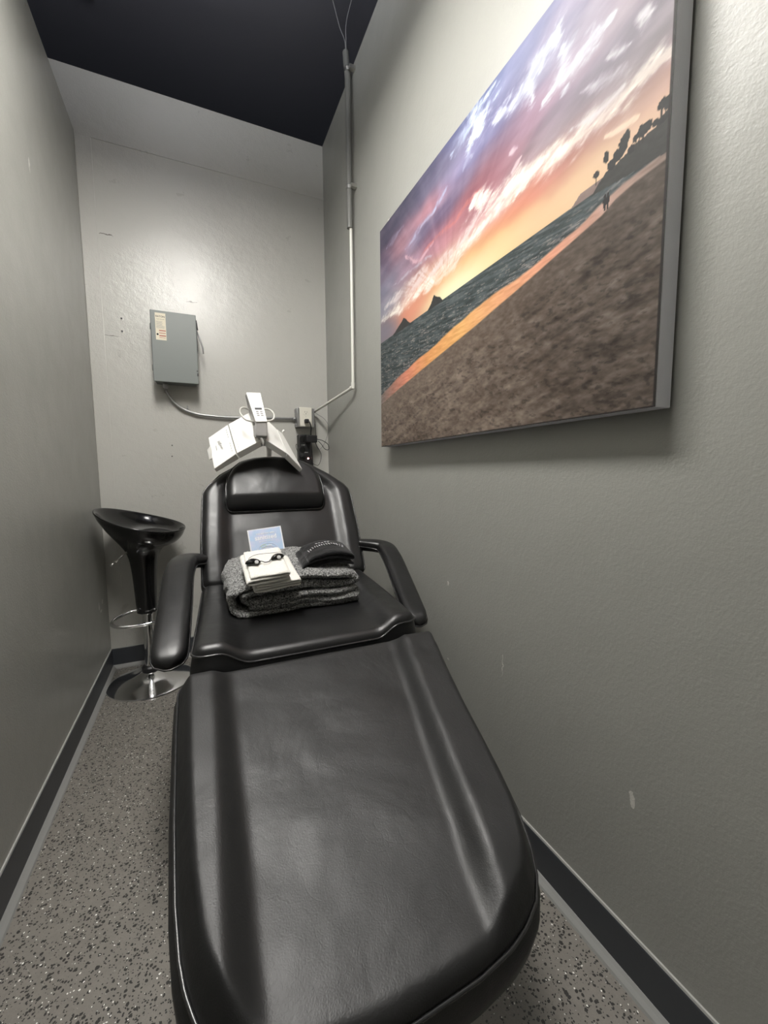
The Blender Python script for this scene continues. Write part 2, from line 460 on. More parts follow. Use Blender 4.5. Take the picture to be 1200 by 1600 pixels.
# leg rest
th = math.atan(.20)
yo = .93
def yb(y): return (yo - y) / math.cos(th)
Lp = [(.93, .450), (.925, .440), (.915, .433), (.90, .429), (.80, .429), (.63, .432), (.52, .437), (.464, .443), (.435, .449), (.408, .459), (.385, .473), (.365, .492), (.350, .515), (.338, .545), (.331, .585), (.328, .64)]
Rp = [(.93, 1.020), (.925, 1.028), (.915, 1.033), (.90, 1.031), (.79, .999), (.652, .963), (.567, .944), (.50, .928), (.46, .917), (.417, .899), (.386, .880), (.364, .858), (.348, .827), (.338, .795), (.331, .745), (.328, .66)]
ys = sorted(set([p[0] for p in Lp] + [p[0] for p in Rp] + list(np.linspace(.328, .93, 40))), reverse=True)
li = lambda y: np.interp(-y, [-p[0] for p in Lp], [p[1] for p in Lp]); ri = lambda y: np.interp(-y, [-p[0] for p in Rp], [p[1] for p in Rp])
ext = [(yb(y), li(y), ri(y)) for y in ys]
def leg_extra(a, b, d):
    # the bolsters run straight even where the foot corners round off
    L = np.interp(b, [0, .1, .62], [.515, .512, .505]); R = np.interp(b, [0, .12, .62], [.935, .905, .785])
    hl = .030 * (1 - sstep(L - .025, L + .02, a)); hr = .028 * sstep(R - .028, R + .014, a)
    sh = (hl + hr) * (1 - .85 * sstep(.50, .66, b)) * sstep(-.01, .05, b)
    wr = .006 * np.exp(-((a - .93) / .02) ** 2) * (fbm(a * 50, b * 40, 3, 5) - .4) * (1 - sstep(.05, .22, b))
    return sh * sstep(0, .026, d) + wr
cushion('leg_rest', (0, yo, .636 ), (1, 0, 0), (0, -math.cos(th), -math.sin(th)), (0, -math.sin(th), math.cos(th)),
        ext, .07, .022, 0, crown=.004, rows=90, cols=80, mat=m_leather_leg, parent=bed, ripple=.006, extra=leg_extra, bulge=.012, pipe_r=.0026)
# seat
def seat_extra(a, b, d):
    return -.012 * sstep(.44, .56, b) * sstep(.06, .14, np.minimum(a - .45, 1.04 - a))
cushion('seat', (0, 1.535, .652), (1, 0, 0), (0, -1, 0), (0, 0, 1),
        [(0, .482, 1.070), (.3, .468, 1.045), (.50, .457, 1.023), (.565, .452, 1.015)], .085, .022, .020, (.055, .12), .0,
        parent=bed, rc=(.02, .03), ripple=.004, extra=seat_extra, seed=3, pipe_r=.003)
# backrest
ab = math.radians(58); cb, sb = math.cos(ab), math.sin(ab)
cushion('backrest', (0, 1.555, .662), (1, 0, 0), (0, cb, sb), (0, -sb, cb),
        [(0, .483, 1.088), (.2, .487, 1.096), (.36, .497, 1.096), (.39, .500, 1.092), (.42, .520, 1.07), (.47, .567, 1.012), (.53, .66, .92), (.55, .70, .89)], .08, .024, .020, (.05, .105), .004,
        parent=bed, rc=(.03, .04), ripple=.004, seed=8, pipe_r=.003)
# headrest pillow
def head_extra(a, b, d):
    return -.020 * (1 - sstep(.297, .352, b))
HO = np.array((0, 1.555, .662)) + .052 * np.array((0, -sb, cb))
cushion('headrest', HO, (1, 0, 0), (0, cb, sb), (0, -sb, cb),
        [(.297, .584, .955), (.335, .580, .964), (.40, .583, .965), (.44, .591, .958), (.48, .612, .938), (.51, .645, .905), (.528, .69, .86), (.535, .74, .81)], .034, .028, .0, (.01, .02), .006,
        extra=head_extra, parent=bed, rc=(.018, .03), ripple=.003, seed=12, pipe_r=.0032, bulge=.010)

# armrests
def sweep(P, Wd, Th, ups, seg=28, e=3.6):
    P = [np.array(p, float) for p in P]; N = len(P); V = []; F = []; L = []; R = []
    for i in range(N):
        t = P[min(i + 1, N - 1)] - P[max(i - 1, 0)]; t /= np.linalg.norm(t)
        u = np.array(ups[i], float); u -= t * (u @ t); u /= np.linalg.norm(u); s = np.cross(t, u)
        for k in range(seg):
            a = 2 * PI * k / seg; c, sn = math.cos(a), math.sin(a)
            x = math.copysign(abs(c) ** (2 / e), c); y = math.copysign(abs(sn) ** (2 / 2.3), sn)
            V.append(tuple(P[i] + s * x * Wd[i] / 2 + u * y * Th[i] / 2))
        L.append(P[i] - s * (Wd[i] / 2 + .001) ); R.append(P[i] + s * (Wd[i] / 2 + .001))
    for i in range(N - 1):
        for k in range(seg):
            l = (k + 1) % seg; F.append((i * seg + k, i * seg + l, (i + 1) * seg + l, (i + 1) * seg + k))
    F.append(tuple(range(seg))); F.append(tuple((N - 1) * seg + k for k in range(seg)))
    return V, F, L, R
def armrest(side):
    if side < 0:
        front = at(262, 1044, 'y', 1.09); mid = at(273, 950, 'y', 1.29); rear = at(280, 893, 'y', 1.47)
        curl = at(293, 877, 'y', 1.56); tip = np.array((.497, 1.600, .772))
        wd = .086
    else:
        front = at(655, 976, 'y', 1.09); mid = at(630, 912, 'y', 1.30); rear = at(611, 868, 'y', 1.47)
        curl = at(597, 854, 'y', 1.56); tip = np.array((1.083, 1.600, .785))
        wd = .074
    P = catmull([front, mid, rear, curl, tip], 10); N = len(P)
    Wd = []; Th = []; ups = []
    tl = np.linspace(0, 1, N)
    for s in tl:
        w = wd * (1 - .45 * sstep(.62, 1, s)); w *= math.sqrt(max(1 - (1 - min(s / .085, 1)) ** 2, .02))
        h = .046 * math.sqrt(max(1 - (1 - min(s / .07, 1)) ** 2, .05)); h *= 1 - .25 * sstep(.7, 1, s)
        Wd.append(w); Th.append(h); ups.append((0, -.25, 1))
    V, F, L, R = sweep(P, Wd, Th, ups)
    a = mesh('armrest', V, F, m_leather, bed)
    lo = [p - np.array((0, 0, .006)) for p in (list(reversed(L)) + R)]
    mesh('piping', *tube(lo, .0026, 8), m_pipe, a)
    # steel bracket under the pad to the backrest side
    br = [p - np.array((0, 0, .021)) for p in P[int(N * .4):]] + [tip + np.array((side * -.02, .02, -.01))]
    mesh('bracket', *tube(br, .009, 10), m_blackmetal, a)
armrest(-1); armrest(1)
# base
bbox('base_plate', (.52, .72, 0), (1.0, 1.72, .05), m_blackmetal, bed, .012, 3)
mesh('lift_column', *join(box((.68, 1.12, .05), (.86, 1.38, .34)), box((.70, 1.14, .34), (.84, 1.36, .53))), m_blackmetal, bed, False)
fr = [tube([(x, .98, .555), (x, 1.52, .555)], .014, 10) for x in (.60, .93)] + [tube([(.60, y, .555), (.93, y, .555)], .012, 10) for y in (1.0, 1.25, 1.5)]
fr += [tube([(x, 1.50, .56), (x, 1.50 + .16 + .40 * cb, .57 + .48 * sb)], .012, 10) for x in (.64, .94)]
fr += [tube([(x, .99, .548), (x, .42, .452)], .012, 10) for x in (.58, .84)]
mesh('support_frame', *join(*fr), m_blackmetal, bed)

# ------------------------------------------------------------------ bar stool
SX, SY = .213, 2.385
st = thing('bar_stool', 'black bucket-seat bar stool with round chrome base in the left back corner', 'stool', (SX, SY, 0))
prof = [(.0, .0), (.196, .0), (.199, .003), (.198, .007), (.185, .011), (.15, .018), (.11, .028), (.075, .041), (.05, .055), (.034, .066), (.0, .066)]
mesh('base', *lathe(prof, SX, SY, 72), m_chrome, st, autos=50)
mesh('collar', *lathe([(0, .064), (.040, .064), (.040, .083), (.034, .09), (0, .09)], SX, SY, 32), m_plas, st, autos=40)
mesh('gas_column', *tube([(SX, SY, .085), (SX, SY, .40)], .024, 28), m_chrome, st, autos=40)
# tapering shroud that opens into the seat bowl
def rimtilt(r, z, a):
    k = sstep(.06, .2, r)
    return float(k) * (-.056 * math.cos(a + .35) + .006 * math.cos(2 * a))
prof = [(.0, .375), (.044, .375), (.046, .385), (.049, .45), (.054, .55), (.060, .62), (.067, .66), (.078, .69), (.098, .717), (.127, .744), (.158, .774), (.183, .808), (.196, .838), (.199, .845), (.196, .851), (.185, .842), (.165, .815), (.135, .795), (.09, .785), (.04, .782), (.0, .782)]
zs = [(r, z) for r, z in prof]
dense = [tuple(p) for p in catmull([(r, z, 0) for r, z in zs[1:-1]], 4)]
dense = [(0, .375)] + [(max(p[0], .002), p[1]) for p in dense] + [(0.0005, .782)]
ns_out = [i for i, p in enumerate(dense) if p[1] > .66 and p[0] > .19][0]
V, F = lathe(dense, SX, SY, 72, rimtilt)
ds = mesh('seat', V, F, m_abs, st, autos=70)
mesh('height_lever', *tube([(SX - .04, SY - .03, .715), (SX - .075, SY - .055, .690), (SX - .115, SY - .085, .655)], .0045, 10), m_steel, st)
mesh('lever_tip', *tube([(SX - .112, SY - .083, .658), (SX - .128, SY - .095, .645)], .0065, 10), m_steel, st)
# footrest: loop of chrome tube in front-left of the column
fr = []
for k in range(0, 25):
    a = PI * (.02 + 1.90 * k / 24) - .2
    fr.append((SX - .055 + .125 * math.cos(a) * .95 - .01, SY - .045 + .12 * math.sin(a), .345 + .012 * math.cos(a)))
ring = [(SX + .015, SY + .02, .40)] + []
mesh('footrest', *tube(catmull([(SX - .01, SY + .012, .385), (SX - .07, SY + .02, .378), (SX - .125, SY - .02, .368), (SX - .145, SY - .07, .358), (SX - .115, SY - .115, .350), (SX - .04, SY - .125, .347), (SX + .05, SY - .11, .350), (SX + .10, SY - .06, .358), (SX + .085, SY + .0, .368), (SX + .01, SY + .012, .380)], 8), .0080, 12), m_chrome, st)
mesh('footrest_clamp', *tube([(SX, SY, .366), (SX, SY, .392)], .030, 24), m_chrome, st, autos=40)

# ------------------------------------------------------------------ framed canvas
def picture():
    yf, yn, z0, z1, xf = 1.666, .478, 1.190, 2.077, 1.2216
    p = thing('canvas_print', 'large canvas print of a beach sunset with purple clouds on the right wall', 'picture', (1.245, 1.07, z0))
    nu, nv = 620, 470
    u = np.linspace(0, 1, nu); v = np.linspace(0, 1, nv); U, Vv = np.meshgrid(u, v)
    def uv(px, py):
        a = at(px, py, 'x', xf); return ((yf - a[1]) / (yf - yn), (a[2] - z0) / (z1 - z0))
    A1 = lambda a, b: uv(590 + a / 4.443, 200 + b / 4.443)
    A2 = lambda a, b: uv(700 + a / 3.243, b / 3.243)
    anc = []
    for (a, b, c) in [(60, 720, (80, 75, 95)), (200, 550, (86, 83, 103)), (330, 400, (98, 96, 122)), (480, 280, (122, 116, 144)), (350, 550, (188, 122, 130)), (150, 850, (172, 120, 130)),
        (300, 720, (128, 122, 152)), (480, 600, (108, 98, 132)), (600, 420, (122, 112, 146)), (560, 250, (125, 120, 160)), (700, 100, (130, 135, 180)), (850, 250, (150, 120, 140)),
        (720, 470, (186, 124, 136)), (520, 680, (190, 122, 132)), (380, 800, (172, 122, 140)), (70, 950, (108, 103, 128)), (200, 980, (150, 125, 145)), (60, 1100, (128, 128, 150)),
        (60, 1240, (160, 160, 176)), (300, 1170, (225, 150, 128)), (230, 1270, (238, 150, 120)), (60, 1420, (138, 133, 148)), (400, 1080, (243, 170, 110)), (600, 960, (247, 185, 118)),
        (700, 830, (240, 178, 118)), (850, 700, (236, 160, 118)), (950, 600, (232, 128, 108)), (500, 1090, (255, 242, 190)), (560, 1060, (255, 245, 200)), (700, 970, (253, 228, 165)), (850, 850, (252, 218, 155)),
        (1000, 720, (247, 207, 162)), (780, 620, (190, 148, 152)), (600, 850, (204, 165, 150))]:
        anc.append((*A1(a, b), c))
    for (a, b, c) in [(600, 60, (165, 158, 178)), (450, 130, (148, 149, 180)), (380, 250, (128, 134, 172)), (250, 400, (98, 108, 154)), (150, 480, (102, 112, 160)), (480, 350, (138, 139, 166)),
        (700, 150, (164, 157, 172)), (900, 60, (176, 165, 175)), (1080, 80, (178, 168, 175)), (1050, 220, (168, 160, 168)), (850, 250, (165, 157, 170)), (700, 450, (160, 155, 168)),
        (950, 380, (152, 148, 156)), (550, 550, (150, 134, 155)), (400, 600, (160, 122, 144)), (300, 700, (138, 112, 138)), (150, 750, (108, 103, 150)), (250, 850, (178, 112, 122)),
        (150, 980, (190, 120, 126)), (500, 700, (165, 150, 160)), (1000, 480, (155, 140, 145)), (900, 560, (170, 138, 140)), (700, 750, (192, 138, 138)), (550, 900, (220, 132, 118)),
        (1100, 430, (186, 140, 132)), (1000, 580, (234, 192, 165)), (700, 870, (247, 212, 170)), (850, 720, (250, 222, 182)), (600, 1000, (250, 216, 170)), (1130, 500, (236, 196, 170))]:
        anc.append((*A2(a, b), c))
    # streaky turbulence, fanning out from the sunset point
    su, sv = .43, .50
    ang = np.arctan2(Vv - sv, (U - su) * 1.34 + 1e-6); rad = np.hypot((U - su) * 1.34, Vv - sv)
    n1 = fbm(ang * 9 + 40, rad * 3 + 7, 5, 3); n2 = fbm(U * 5 + Vv * 3, Vv * 16 - U * 2, 5, 9)
    wu = (fbm(U * 7, Vv * 7, 4, 21) - .5) * .05; wv = (fbm(U * 7, Vv * 9, 4, 33) - .5) * .05 + (n2 - .5) * .045
    Uw, Vw = U + wu, Vv + wv
    num = np.zeros((nv, nu, 3)); den = np.zeros((nv, nu))
    for (au, av, c) in anc:
        w = np.exp(-(((Uw - au) / .075) ** 2 + ((Vw - av) / .034) ** 2)) + 3e-3 / (((Uw - au) / .5) ** 2 + ((Vw - av) / .22) ** 2 + .04) ** 2
        num += w[..., None] * np.array(c, float); den += w
    C = num / den[..., None]
    tex = (n1 - .5) * 34 + (n2 - .5) * 60
    C = C + (tex * sstep(.53, .62, Vv))[..., None] * np.array([1, .92, .85]) + ((n2 - .5) * 16)[..., None]
    def seg(pts, wd, col, amt, jag=.55, k=0):
        nonlocal C
        d = np.full(U.shape, 9.0); tl = np.zeros(U.shape); n = len(pts) - 1
        jw = (fbm(U * 30 + k, Vv * 60 - U * 20, 5, 50 + k, .65) - .5) * wd * 2.6
        for i in range(n):
            a = np.array(pts[i]); b = np.array(pts[i + 1]); e = b - a; L = (e[0] * 1.34) ** 2 + e[1] ** 2
            q = np.clip(((Uw * 1 - a[0]) * 1.34 * e[0] * 1.34 + (Vw - a[1]) * e[1]) / L, 0, 1)
            dd = np.hypot((Uw - a[0] - q * e[0]) * 1.34, Vw - a[1] - q * e[1])
            m_ = dd < d; d = np.where(m_, dd, d); tl = np.where(m_, (i + q) / n, tl)
        ww = wd * (.35 + .65 * np.sin(PI * np.clip(tl * .92 + .04, 0, 1)))
        g = sstep(.3, .68, .45 * fbm(ang * 26 + k, rad * 9, 4, 70 + k) + .55 * fbm(U * 26 + k, Vv * 70 - U * 34, 5, 71 + k))
        m_ = np.exp(-(np.maximum(d + jw, 0) / ww) ** 2) * amt * np.clip(1 - jag + jag * 1.5 * g, 0, 1)
        C = C * (1 - m_[..., None]) + np.array(col, float) * m_[..., None]
    W1 = (250, 243, 232); W2 = (225, 232, 246)
    seg([A1(*q) for q in [(20, 1345), (150, 1240), (300, 1120), (400, 1030), (550, 880), (700, 690), (850, 530), (1020, 400)]], .026, W1, 1.0, .5, 1)
    seg([A2(*q) for q in [(120, 1060), (250, 990), (400, 900), (600, 765), (760, 620), (900, 490), (1040, 355), (1140, 300)]], .024, W1, 1.0, .4, 2)
    seg([A1(*q) for q in [(60, 1250), (200, 1130), (380, 990), (560, 800), (720, 560)]], .020, (236, 222, 222), .8, .8, 3)
    seg([A1(*q) for q in [(300, 1170), (450, 1010), (600, 880)]], .008, (245, 225, 210), .8, .6, 4)
    seg([A2(*q) for q in [(620, 680), (740, 590), (860, 480)]], .009, (222, 215, 220), .8, .5, 5)
    seg([A2(*q) for q in [(120, 690), (150, 620), (190, 560)]], .055, (222, 236, 248), 1.15, .3, 6)
    seg([A2(*q) for q in [(20, 760), (60, 700), (110, 640)]], .02, (190, 205, 232), .8, .6, 7)
    seg([A2(*q) for q in [(80, 870), (100, 790), (120, 700)]], .010, (190, 198, 228), .8, .5, 8)
    seg([A2(*q) for q in [(240, 600), (330, 510), (420, 370), (500, 270), (540, 200), (556, 160)]], .024, W2, .95, .5, 9)
    seg([A2(*q) for q in [(375, 450), (400, 530)]], .022, W2, .8, .4, 10)
    seg([A2(*q) for q in [(470, 515), (560, 400), (640, 320), (720, 230), (820, 105)]], .020, W2, .95, .45, 11)
    seg([A2(*q) for q in [(590, 230), (610, 250), (585, 330)]], .020, W2, .8, .4, 12)
    seg([A2(*q) for q in [(565, 505), (610, 420)]], .009, W2, .7, .4, 13)
    seg([A2(*q) for q in [(940, 215), (975, 150), (1020, 110)]], .012, (228, 224, 230), .8, .5, 14)
    seg([A2(*q) for q in [(800, 340), (880, 285)]], .010, (222, 218, 226), .7, .5, 15)
    seg([A2(*q) for q in [(650, 530), (760, 470), (870, 390)]], .012, (212, 206, 218), .8, .6, 16)
    seg([A2(*q) for q in [(305, 785), (335, 755)]], .010, (228, 205, 215), .8, .4, 17)
    seg([A2(*q) for q in [(320, 890), (360, 830)]], .008, (235, 205, 210), .8, .4, 18)
    seg([A2(*q) for q in [(800, 712), (920, 625), (980, 590)]], .006, (250, 222, 200), .9, .3, 19)
    seg([A1(*q) for q in [(60, 840), (180, 690)]], .012, (150, 145, 172), .8, .5, 20)
    seg([A1(*q) for q in [(400, 545), (460, 430)]], .014, (180, 190, 225), .8, .6, 21)
    seg([A1(*q) for q in [(200, 830), (290, 690), (390, 560)]], .016, (185, 190, 222), .75, .7, 22)
    seg([A1(*q) for q in [(200, 880), (285, 930), (400, 790)]], .010, (226, 180, 190), .75, .7, 23)
    seg([A1(*q) for q in [(100, 1110), (200, 1030), (380, 880)]], .010, (196, 190, 206), .7, .8, 24)
    seg([A1(*q) for q in [(300, 880), (450, 730), (560, 640), (720, 470)]], .006, (228, 128, 118), .5, .6, 25)
    # glow of the set sun
    g = np.exp(-(((U - .47) / .14) ** 2 + ((Vv - .497) / .045) ** 2)); C = C * (1 - .85 * g[..., None]) + np.array((255, 246, 205.)) * .85 * g[..., None]
    # land and water
    hor = .491
    sea = Vv < hor
    n3 = fbm(U * 26, Vv * 240 + U * 30, 4, 90); n4 = fbm(U * 60, Vv * 420 + U * 60, 3, 95)
    sc = np.array((78, 88, 90.)) + (n3 - .5)[..., None] * np.array((95, 95, 95.))
    glit = sstep(.60, .78, n4) * (.75 - .55 * sstep(.42, .49, Vv))
    sc = sc * (1 - glit[..., None]) + np.array((196, 178, 170.)) * glit[..., None]
    C = np.where(sea[..., None], sc, C)
    up_ = np.interp(u, [0, .135, .268, .558, .738, .838, .895, .93, 1], [.249, .290, .324, .391, .412, .437, .457, .468, .475])[None, :] + (fbm(U * 14, Vv * 0, 3, 5) - .5) * .012
    lo_ = np.interp(u, [0, .135, .268, .559, .747, .839, .896, .919, .951, 1], [.205, .24, .272, .341, .390, .414, .432, .446, .455, .46])[None, :] + (fbm(U * 10, Vv * 0, 3, 6) - .5) * .004
    wet = sstep(-.004, .004, up_ - Vv)
    f = (fbm(U * 40, Vv * 200, 3, 44) - .5)[..., None] * 40
    wu_ = [0, .1, .2, .35, .5, .65, .8, .9, 1]; wc = np.array([(140, 128, 122), (190, 135, 118), (240, 150, 120), (250, 175, 105), (253, 190, 115), (246, 175, 125), (238, 165, 135), (205, 165, 150), (150, 130, 120)], float)
    wcol = np.stack([np.interp(U, wu_, wc[:, i]) for i in range(3)], -1) + f
    C = C * (1 - wet[..., None]) + wcol * wet[..., None]
    # foam line in front of the wave
    fo = np.exp(-((Vv - up_ - .012) / .004) ** 2) * .5 * (n4 > .45); C = C * (1 - fo[..., None]) + np.array((170, 160, 160.)) * fo[..., None]
    sand = sstep(-.002, .003, lo_ - Vv)
    ns = fbm(U * 30 + Vv * 12, Vv * 60, 5, 61); nb = fbm(U * 4, Vv * 5, 3, 66)
    ns2 = fbm(U * 90 + Vv * 30, Vv * 150, 3, 68)
    base = np.array((128, 112, 100.)) * (1 - .24 * sstep(.55, 1.0, U))[..., None]
    scol = base + ((ns - .5) * 40 * sstep(0, .1, lo_ - Vv) + (ns2 - .5) * 40 + (nb - .5) * 22)[..., None]
    dim = .6 * sstep(.60, .72, fbm(U * 75 + Vv * 20, Vv * 130 + U * 30, 4, 77)) * sstep(.02, .1, lo_ - Vv); rip = fbm(U * 22 + Vv * 9 + 4, Vv * 70 - U * 22, 4, 79); scol = scol + ((rip - .5) * 62 * sstep(.0, .12, lo_ - Vv))[..., None] * np.array((1, .93, .86)); scol = scol * (1 - .35 * dim[..., None])
    C = C * (1 - sand[..., None]) + scol * sand[..., None]
    # far land, islands, headland with palms, two walkers
    def paint(mask, col): 
        nonlocal C
        C = np.where(mask[..., None], np.array(col, float) + (ns2[..., None] - .5) * 14, C)
    jag = (fbm(U * 60, Vv * 10, 3, 81) - .5)
    def isl(c, w, h, pk, col=(66, 66, 66)):
        x = (U - c) / w; prof_ = np.interp(x, [-1, -.5, pk - .15, pk, pk + .25, .7, 1], [0, .35, .8, 1, .75, .4, 0]) * h + jag * .006
        paint((np.abs(x) < 1) & (Vv >= hor - .004) & (Vv < hor + prof_), col)
    isl(.165, .062, .040, .25); isl(.372, .040, .040, -.1)
    x = (U - .83) / .05; paint((Vv >= hor - .002) & (Vv < hor + .018 * sstep(0, .5, x)) & (x > 0) & (U < .9), (150, 128, 122))
    hb = np.interp(U, [.875, .93, .96, 1.0], [.486, .478, .474, .470]); ht = np.interp(U, [.872, .885, .90, .93, .96, 1.0], [.484, .503, .515, .521, .526, .536]) + jag * .014
    paint((U > .874) & (Vv > hb) & (Vv < ht), (72, 72, 70))
    def blob(cu, cv, ru, rv, k):
        q = ((U - cu) / ru) ** 2 + ((Vv - cv) / rv) ** 2 + (fbm(U * 160 + k, Vv * 120, 3, 100 + k) - .5) * 2.0
        paint(q < 1, (60, 60, 60))
    for k, (a, b, ru, rv) in enumerate([(752 , 885, .006, .008), (800, 800, .006, .013), (830, 830, .008, .010), (860, 790, .008, .014), (890, 735, .008, .024), (905, 700, .005, .016), (930, 755, .005, .008),
        (950, 700, .004, .008), (985, 665, .008, .012), (1010, 640, .008, .010), (1055, 620, .006, .008), (1090, 600, .008, .008), (1105, 515, .009, .013), (1120, 560, .004, .006)]):
        cu, cv = A2(a, b); blob(cu, cv, ru, rv, k)
    for (a, b, c) in [(752, 885, 940), (955, 705, 760), (970, 680, 740), (990, 670, 720), (1085, 520, 600), (1105, 530, 600)]:
        cu, cv = A2(a, b); _, c2 = A2(a, c); paint((np.abs(U - cu) < .0011) & (Vv < cv) & (Vv > c2), (66, 64, 62))
    for (a, h0, h1, w_) in [(796, 985, 1065, .0038), (811, 975, 1055, .0036)]:
        cu, t_ = A2(a, h0); _, b_ = A2(a, h1); t_ -= .004
        q = (t_ - Vv) / (t_ - b_); wd = w_ * np.interp(q, [0, .12, .2, .5, .6, 1], [.5, .5, 1, .9, .7, .35])
        paint((q > 0) & (q < 1) & (np.abs(U - cu) < wd), (52, 50, 50))
        paint((((U - cu) / .0024) ** 2 + ((Vv - t_) / .004) ** 2) < 1, (52, 48, 46))
    edge = (U > .9955) | (Vv < .0035); paint(edge, (52, 46, 44))
    gm = C.mean(-1, keepdims=True); C = gm + (C - gm) * .86
    C = np.clip(C, 0, 255) / 255.0
    lin = np.where(C <= .04045, C / 12.92, ((C + .055) / 1.055) ** 2.4)
    lin = lin ** 1.08 * .76
    verts = np.stack([np.full(U.shape, xf), yf - U * (yf - yn), z0 + Vv * (z1 - z0)], -1).reshape(-1, 3) - np.array(OFF[p.name])
    idx = np.arange(nu * nv).reshape(nv, nu)
    faces = np.stack([idx[:-1, :-1], idx[1:, :-1], idx[1:, 1:], idx[:-1, 1:]], -1).reshape(-1, 4)
    me = bpy.data.meshes.new('printed_face'); me.from_pydata(verts.tolist(), [], faces.tolist())
    ca = me.color_attributes.new('print', 'FLOAT_COLOR', 'POINT')
    buf = np.ones((nu * nv, 4), np.float32); buf[:, :3] = lin.reshape(-1, 3); ca.data.foreach_set('color', buf.ravel())
    m = NT('printed_canvas'); at_ = m.n('ShaderNodeAttribute'); at_.attribute_name = 'print'
    m.l(at_.outputs['Color'], m.b.inputs['Base Color']); m.b.inputs['Roughness'].default_value = .62; m.b.inputs['Specular IOR Level'].default_value = .25
    m.bump(m.noise(500, 2), .08, .001)
    me.materials.append(m.m); ob = bpy.data.objects.new('printed_face', me); COL.objects.link(ob); ob.parent = p
    s = bbox('stretcher_body', (xf + .0004, yn, z0), (W - .006, yf, z1), m_canvas_side, p, .0015, 1); s['label'] = 'pale grey wrapped canvas edge'
    for (yy) in (yn + .2, yf - .2):
        mesh('hanging_cleat', *box((W - .006, yy - .03, z1 - .1), (W, yy + .03, z1 - .06)), m_galv, p, False)
picture()

# ------------------------------------------------------------------ electrical switch box on the back wall
eb = thing('safety_switch_box', 'grey metal electrical switch box with cream sticker on the back wall', 'electrical box', (.403, D, 1.56))
bbox('enclosure', (.300, 2.525, 1.572), (.500, D, 1.918), m_box, eb, .002)
dr = bbox('door', (.295, 2.508, 1.563), (.511, 2.524, 1.924), m_box, eb, .003)
sy = 2.5073
stk = mesh('warning_sticker', *box((.317, sy, 1.775), (.366, 2.5085, 1.911)), m_stick, dr, False); stk['label'] = 'cream sticker with black and red print'
text_mesh('maker_lettering', 'EATON', .0125, (.3415, sy - .0002, 1.889), (1, 0, 0), (0, 0, 1), m_ink, stk, align='CENTER', bold=True)
text_mesh('maker_lettering', 'Cutler-Hammer', .0055, (.3415, sy - .0002, 1.878), (1, 0, 0), (0, 0, 1), m_ink, stk, align='CENTER')
bars = []
z = 1.868
for k in range(9):
    w_ = random.uniform(.026, .041); bars.append(box((.321, sy - .0004, z), (.321 + w_, sy + .0002, z + .0012))); z -= .0042
mesh('fine_print', *join(*bars), m_inkgrey, stk, False)
mesh('danger_print', *join(*[box((.333, sy - .0004, zz), (.333 + ww, sy + .0002, zz + hh)) for zz, ww, hh in ((1.820, .031, .005), (1.8085, .030, .0035), (1.794, .031, .0055), (1.786, .028, .002))]), m_red, stk, False)
mesh('hazard_symbol', *join(disc((.3255, sy + .0002, 1.803), (0, -1, 0), .0050, .0007)), m_ink, stk)
mesh('latch', *box((.504, 2.503, 1.606), (.512, 2.509, 1.619)), m_ink, eb, False); mesh('latch_hole', *box((.503, 2.504, 1.628), (.509, 2.509, 1.634)), m_ink, eb, False)
lv = mesh('switch_lever', *join(hexa([(.500, 2.535, 1.86), (.520, 2.535, 1.86), (.520, 2.555, 1.86), (.500, 2.555, 1.86), (.500, 2.53, 1.905), (.515, 2.53, 1.905), (.515, 2.55, 1.905), (.500, 2.55, 1.905)]),
     box((.500, 2.53, 1.74), (.514, 2.56, 1.86)), box((.500, 2.55, 1.66), (.5075, 2.56, 1.74))), m_plas, eb, False)
arm = mesh('lever_arm', *tube([(.513, 2.54, 1.85), (.530, 2.54, 1.80), (.540, 2.54, 1.765), (.541, 2.54, 1.735)], [.004, .0042, .0045, .003], 10), m_galv, eb)
for zz in (1.83, 1.62): mesh('hinge', *tube([(.2945, 2.526, zz), (.2945, 2.526, zz + .03)], .004, 8), m_box, eb)
mesh('cable_gland', *tube([(.345, 2.585, 1.545), (.345, 2.585, 1.573)], .013, 16), m_galv, eb)

# flexible conduit from the box to the outlet
pts = [(.345, 2.60, 1.548)] + [tuple(at(x, y, 'y', 2.622)) for x, y in ((260, 611), (268, 624), (278, 634), (290, 641), (308, 647), (330, 650), (355, 652), (390, 653), (430, 653.5), (461, 654))]
P = catmull(pts, 14)
fc = tag(rebase(mesh('flexible_conduit', *tube(P, [.0068 + .0008 * (i % 2) for i in range(len(P))], 10), m_galv)), 'silver flexible conduit curving from the grey box to the outlet', 'conduit')
scl = at(293, 638, 'y', 2.62)
tag(rebase(mesh('conduit_clip', *join(box((scl[0] - .004, 2.61, scl[2] - .004), (scl[0] + .004, D, scl[2] + .014))), m_galv, None, False)), 'small clip holding the flexible conduit to the wall', 'clip')

# wall screws
for (x, y, lab, gr) in ((190, 498, 'upper screw anchor of the pair left of the grey switch box', 0), (191, 518, 'lower screw anchor of the pair left of the grey switch box', 0),
                    (269, 696, 'upper screw of the small pair below the grey switch box', 0), (269, 713, 'lower screw of the small pair below the grey switch box', 0)):
    c = at(x, y, 'y', D); big = .0085 if y < 600 else .0055
    t = thing('wall_screw', lab, 'screw', tuple(c), 'loose screws left in the back wall')
    mesh('washer', *disc(c, (0, -1, 0), big, .003), m_steel, t, autos=40)
    mesh('screw_head', *disc(c - np.array((0, .003, 0)), (0, -1, 0), big * .55, .003), m_ink, t, autos=40)
c = at(39, 6, 'x', 0)
tag(rebase(mesh('wall_screw', *disc(c, (1, 0, 0), .006, .004), m_steel, None, autos=40)), 'bright screw head near the top of the left wall', 'screw')

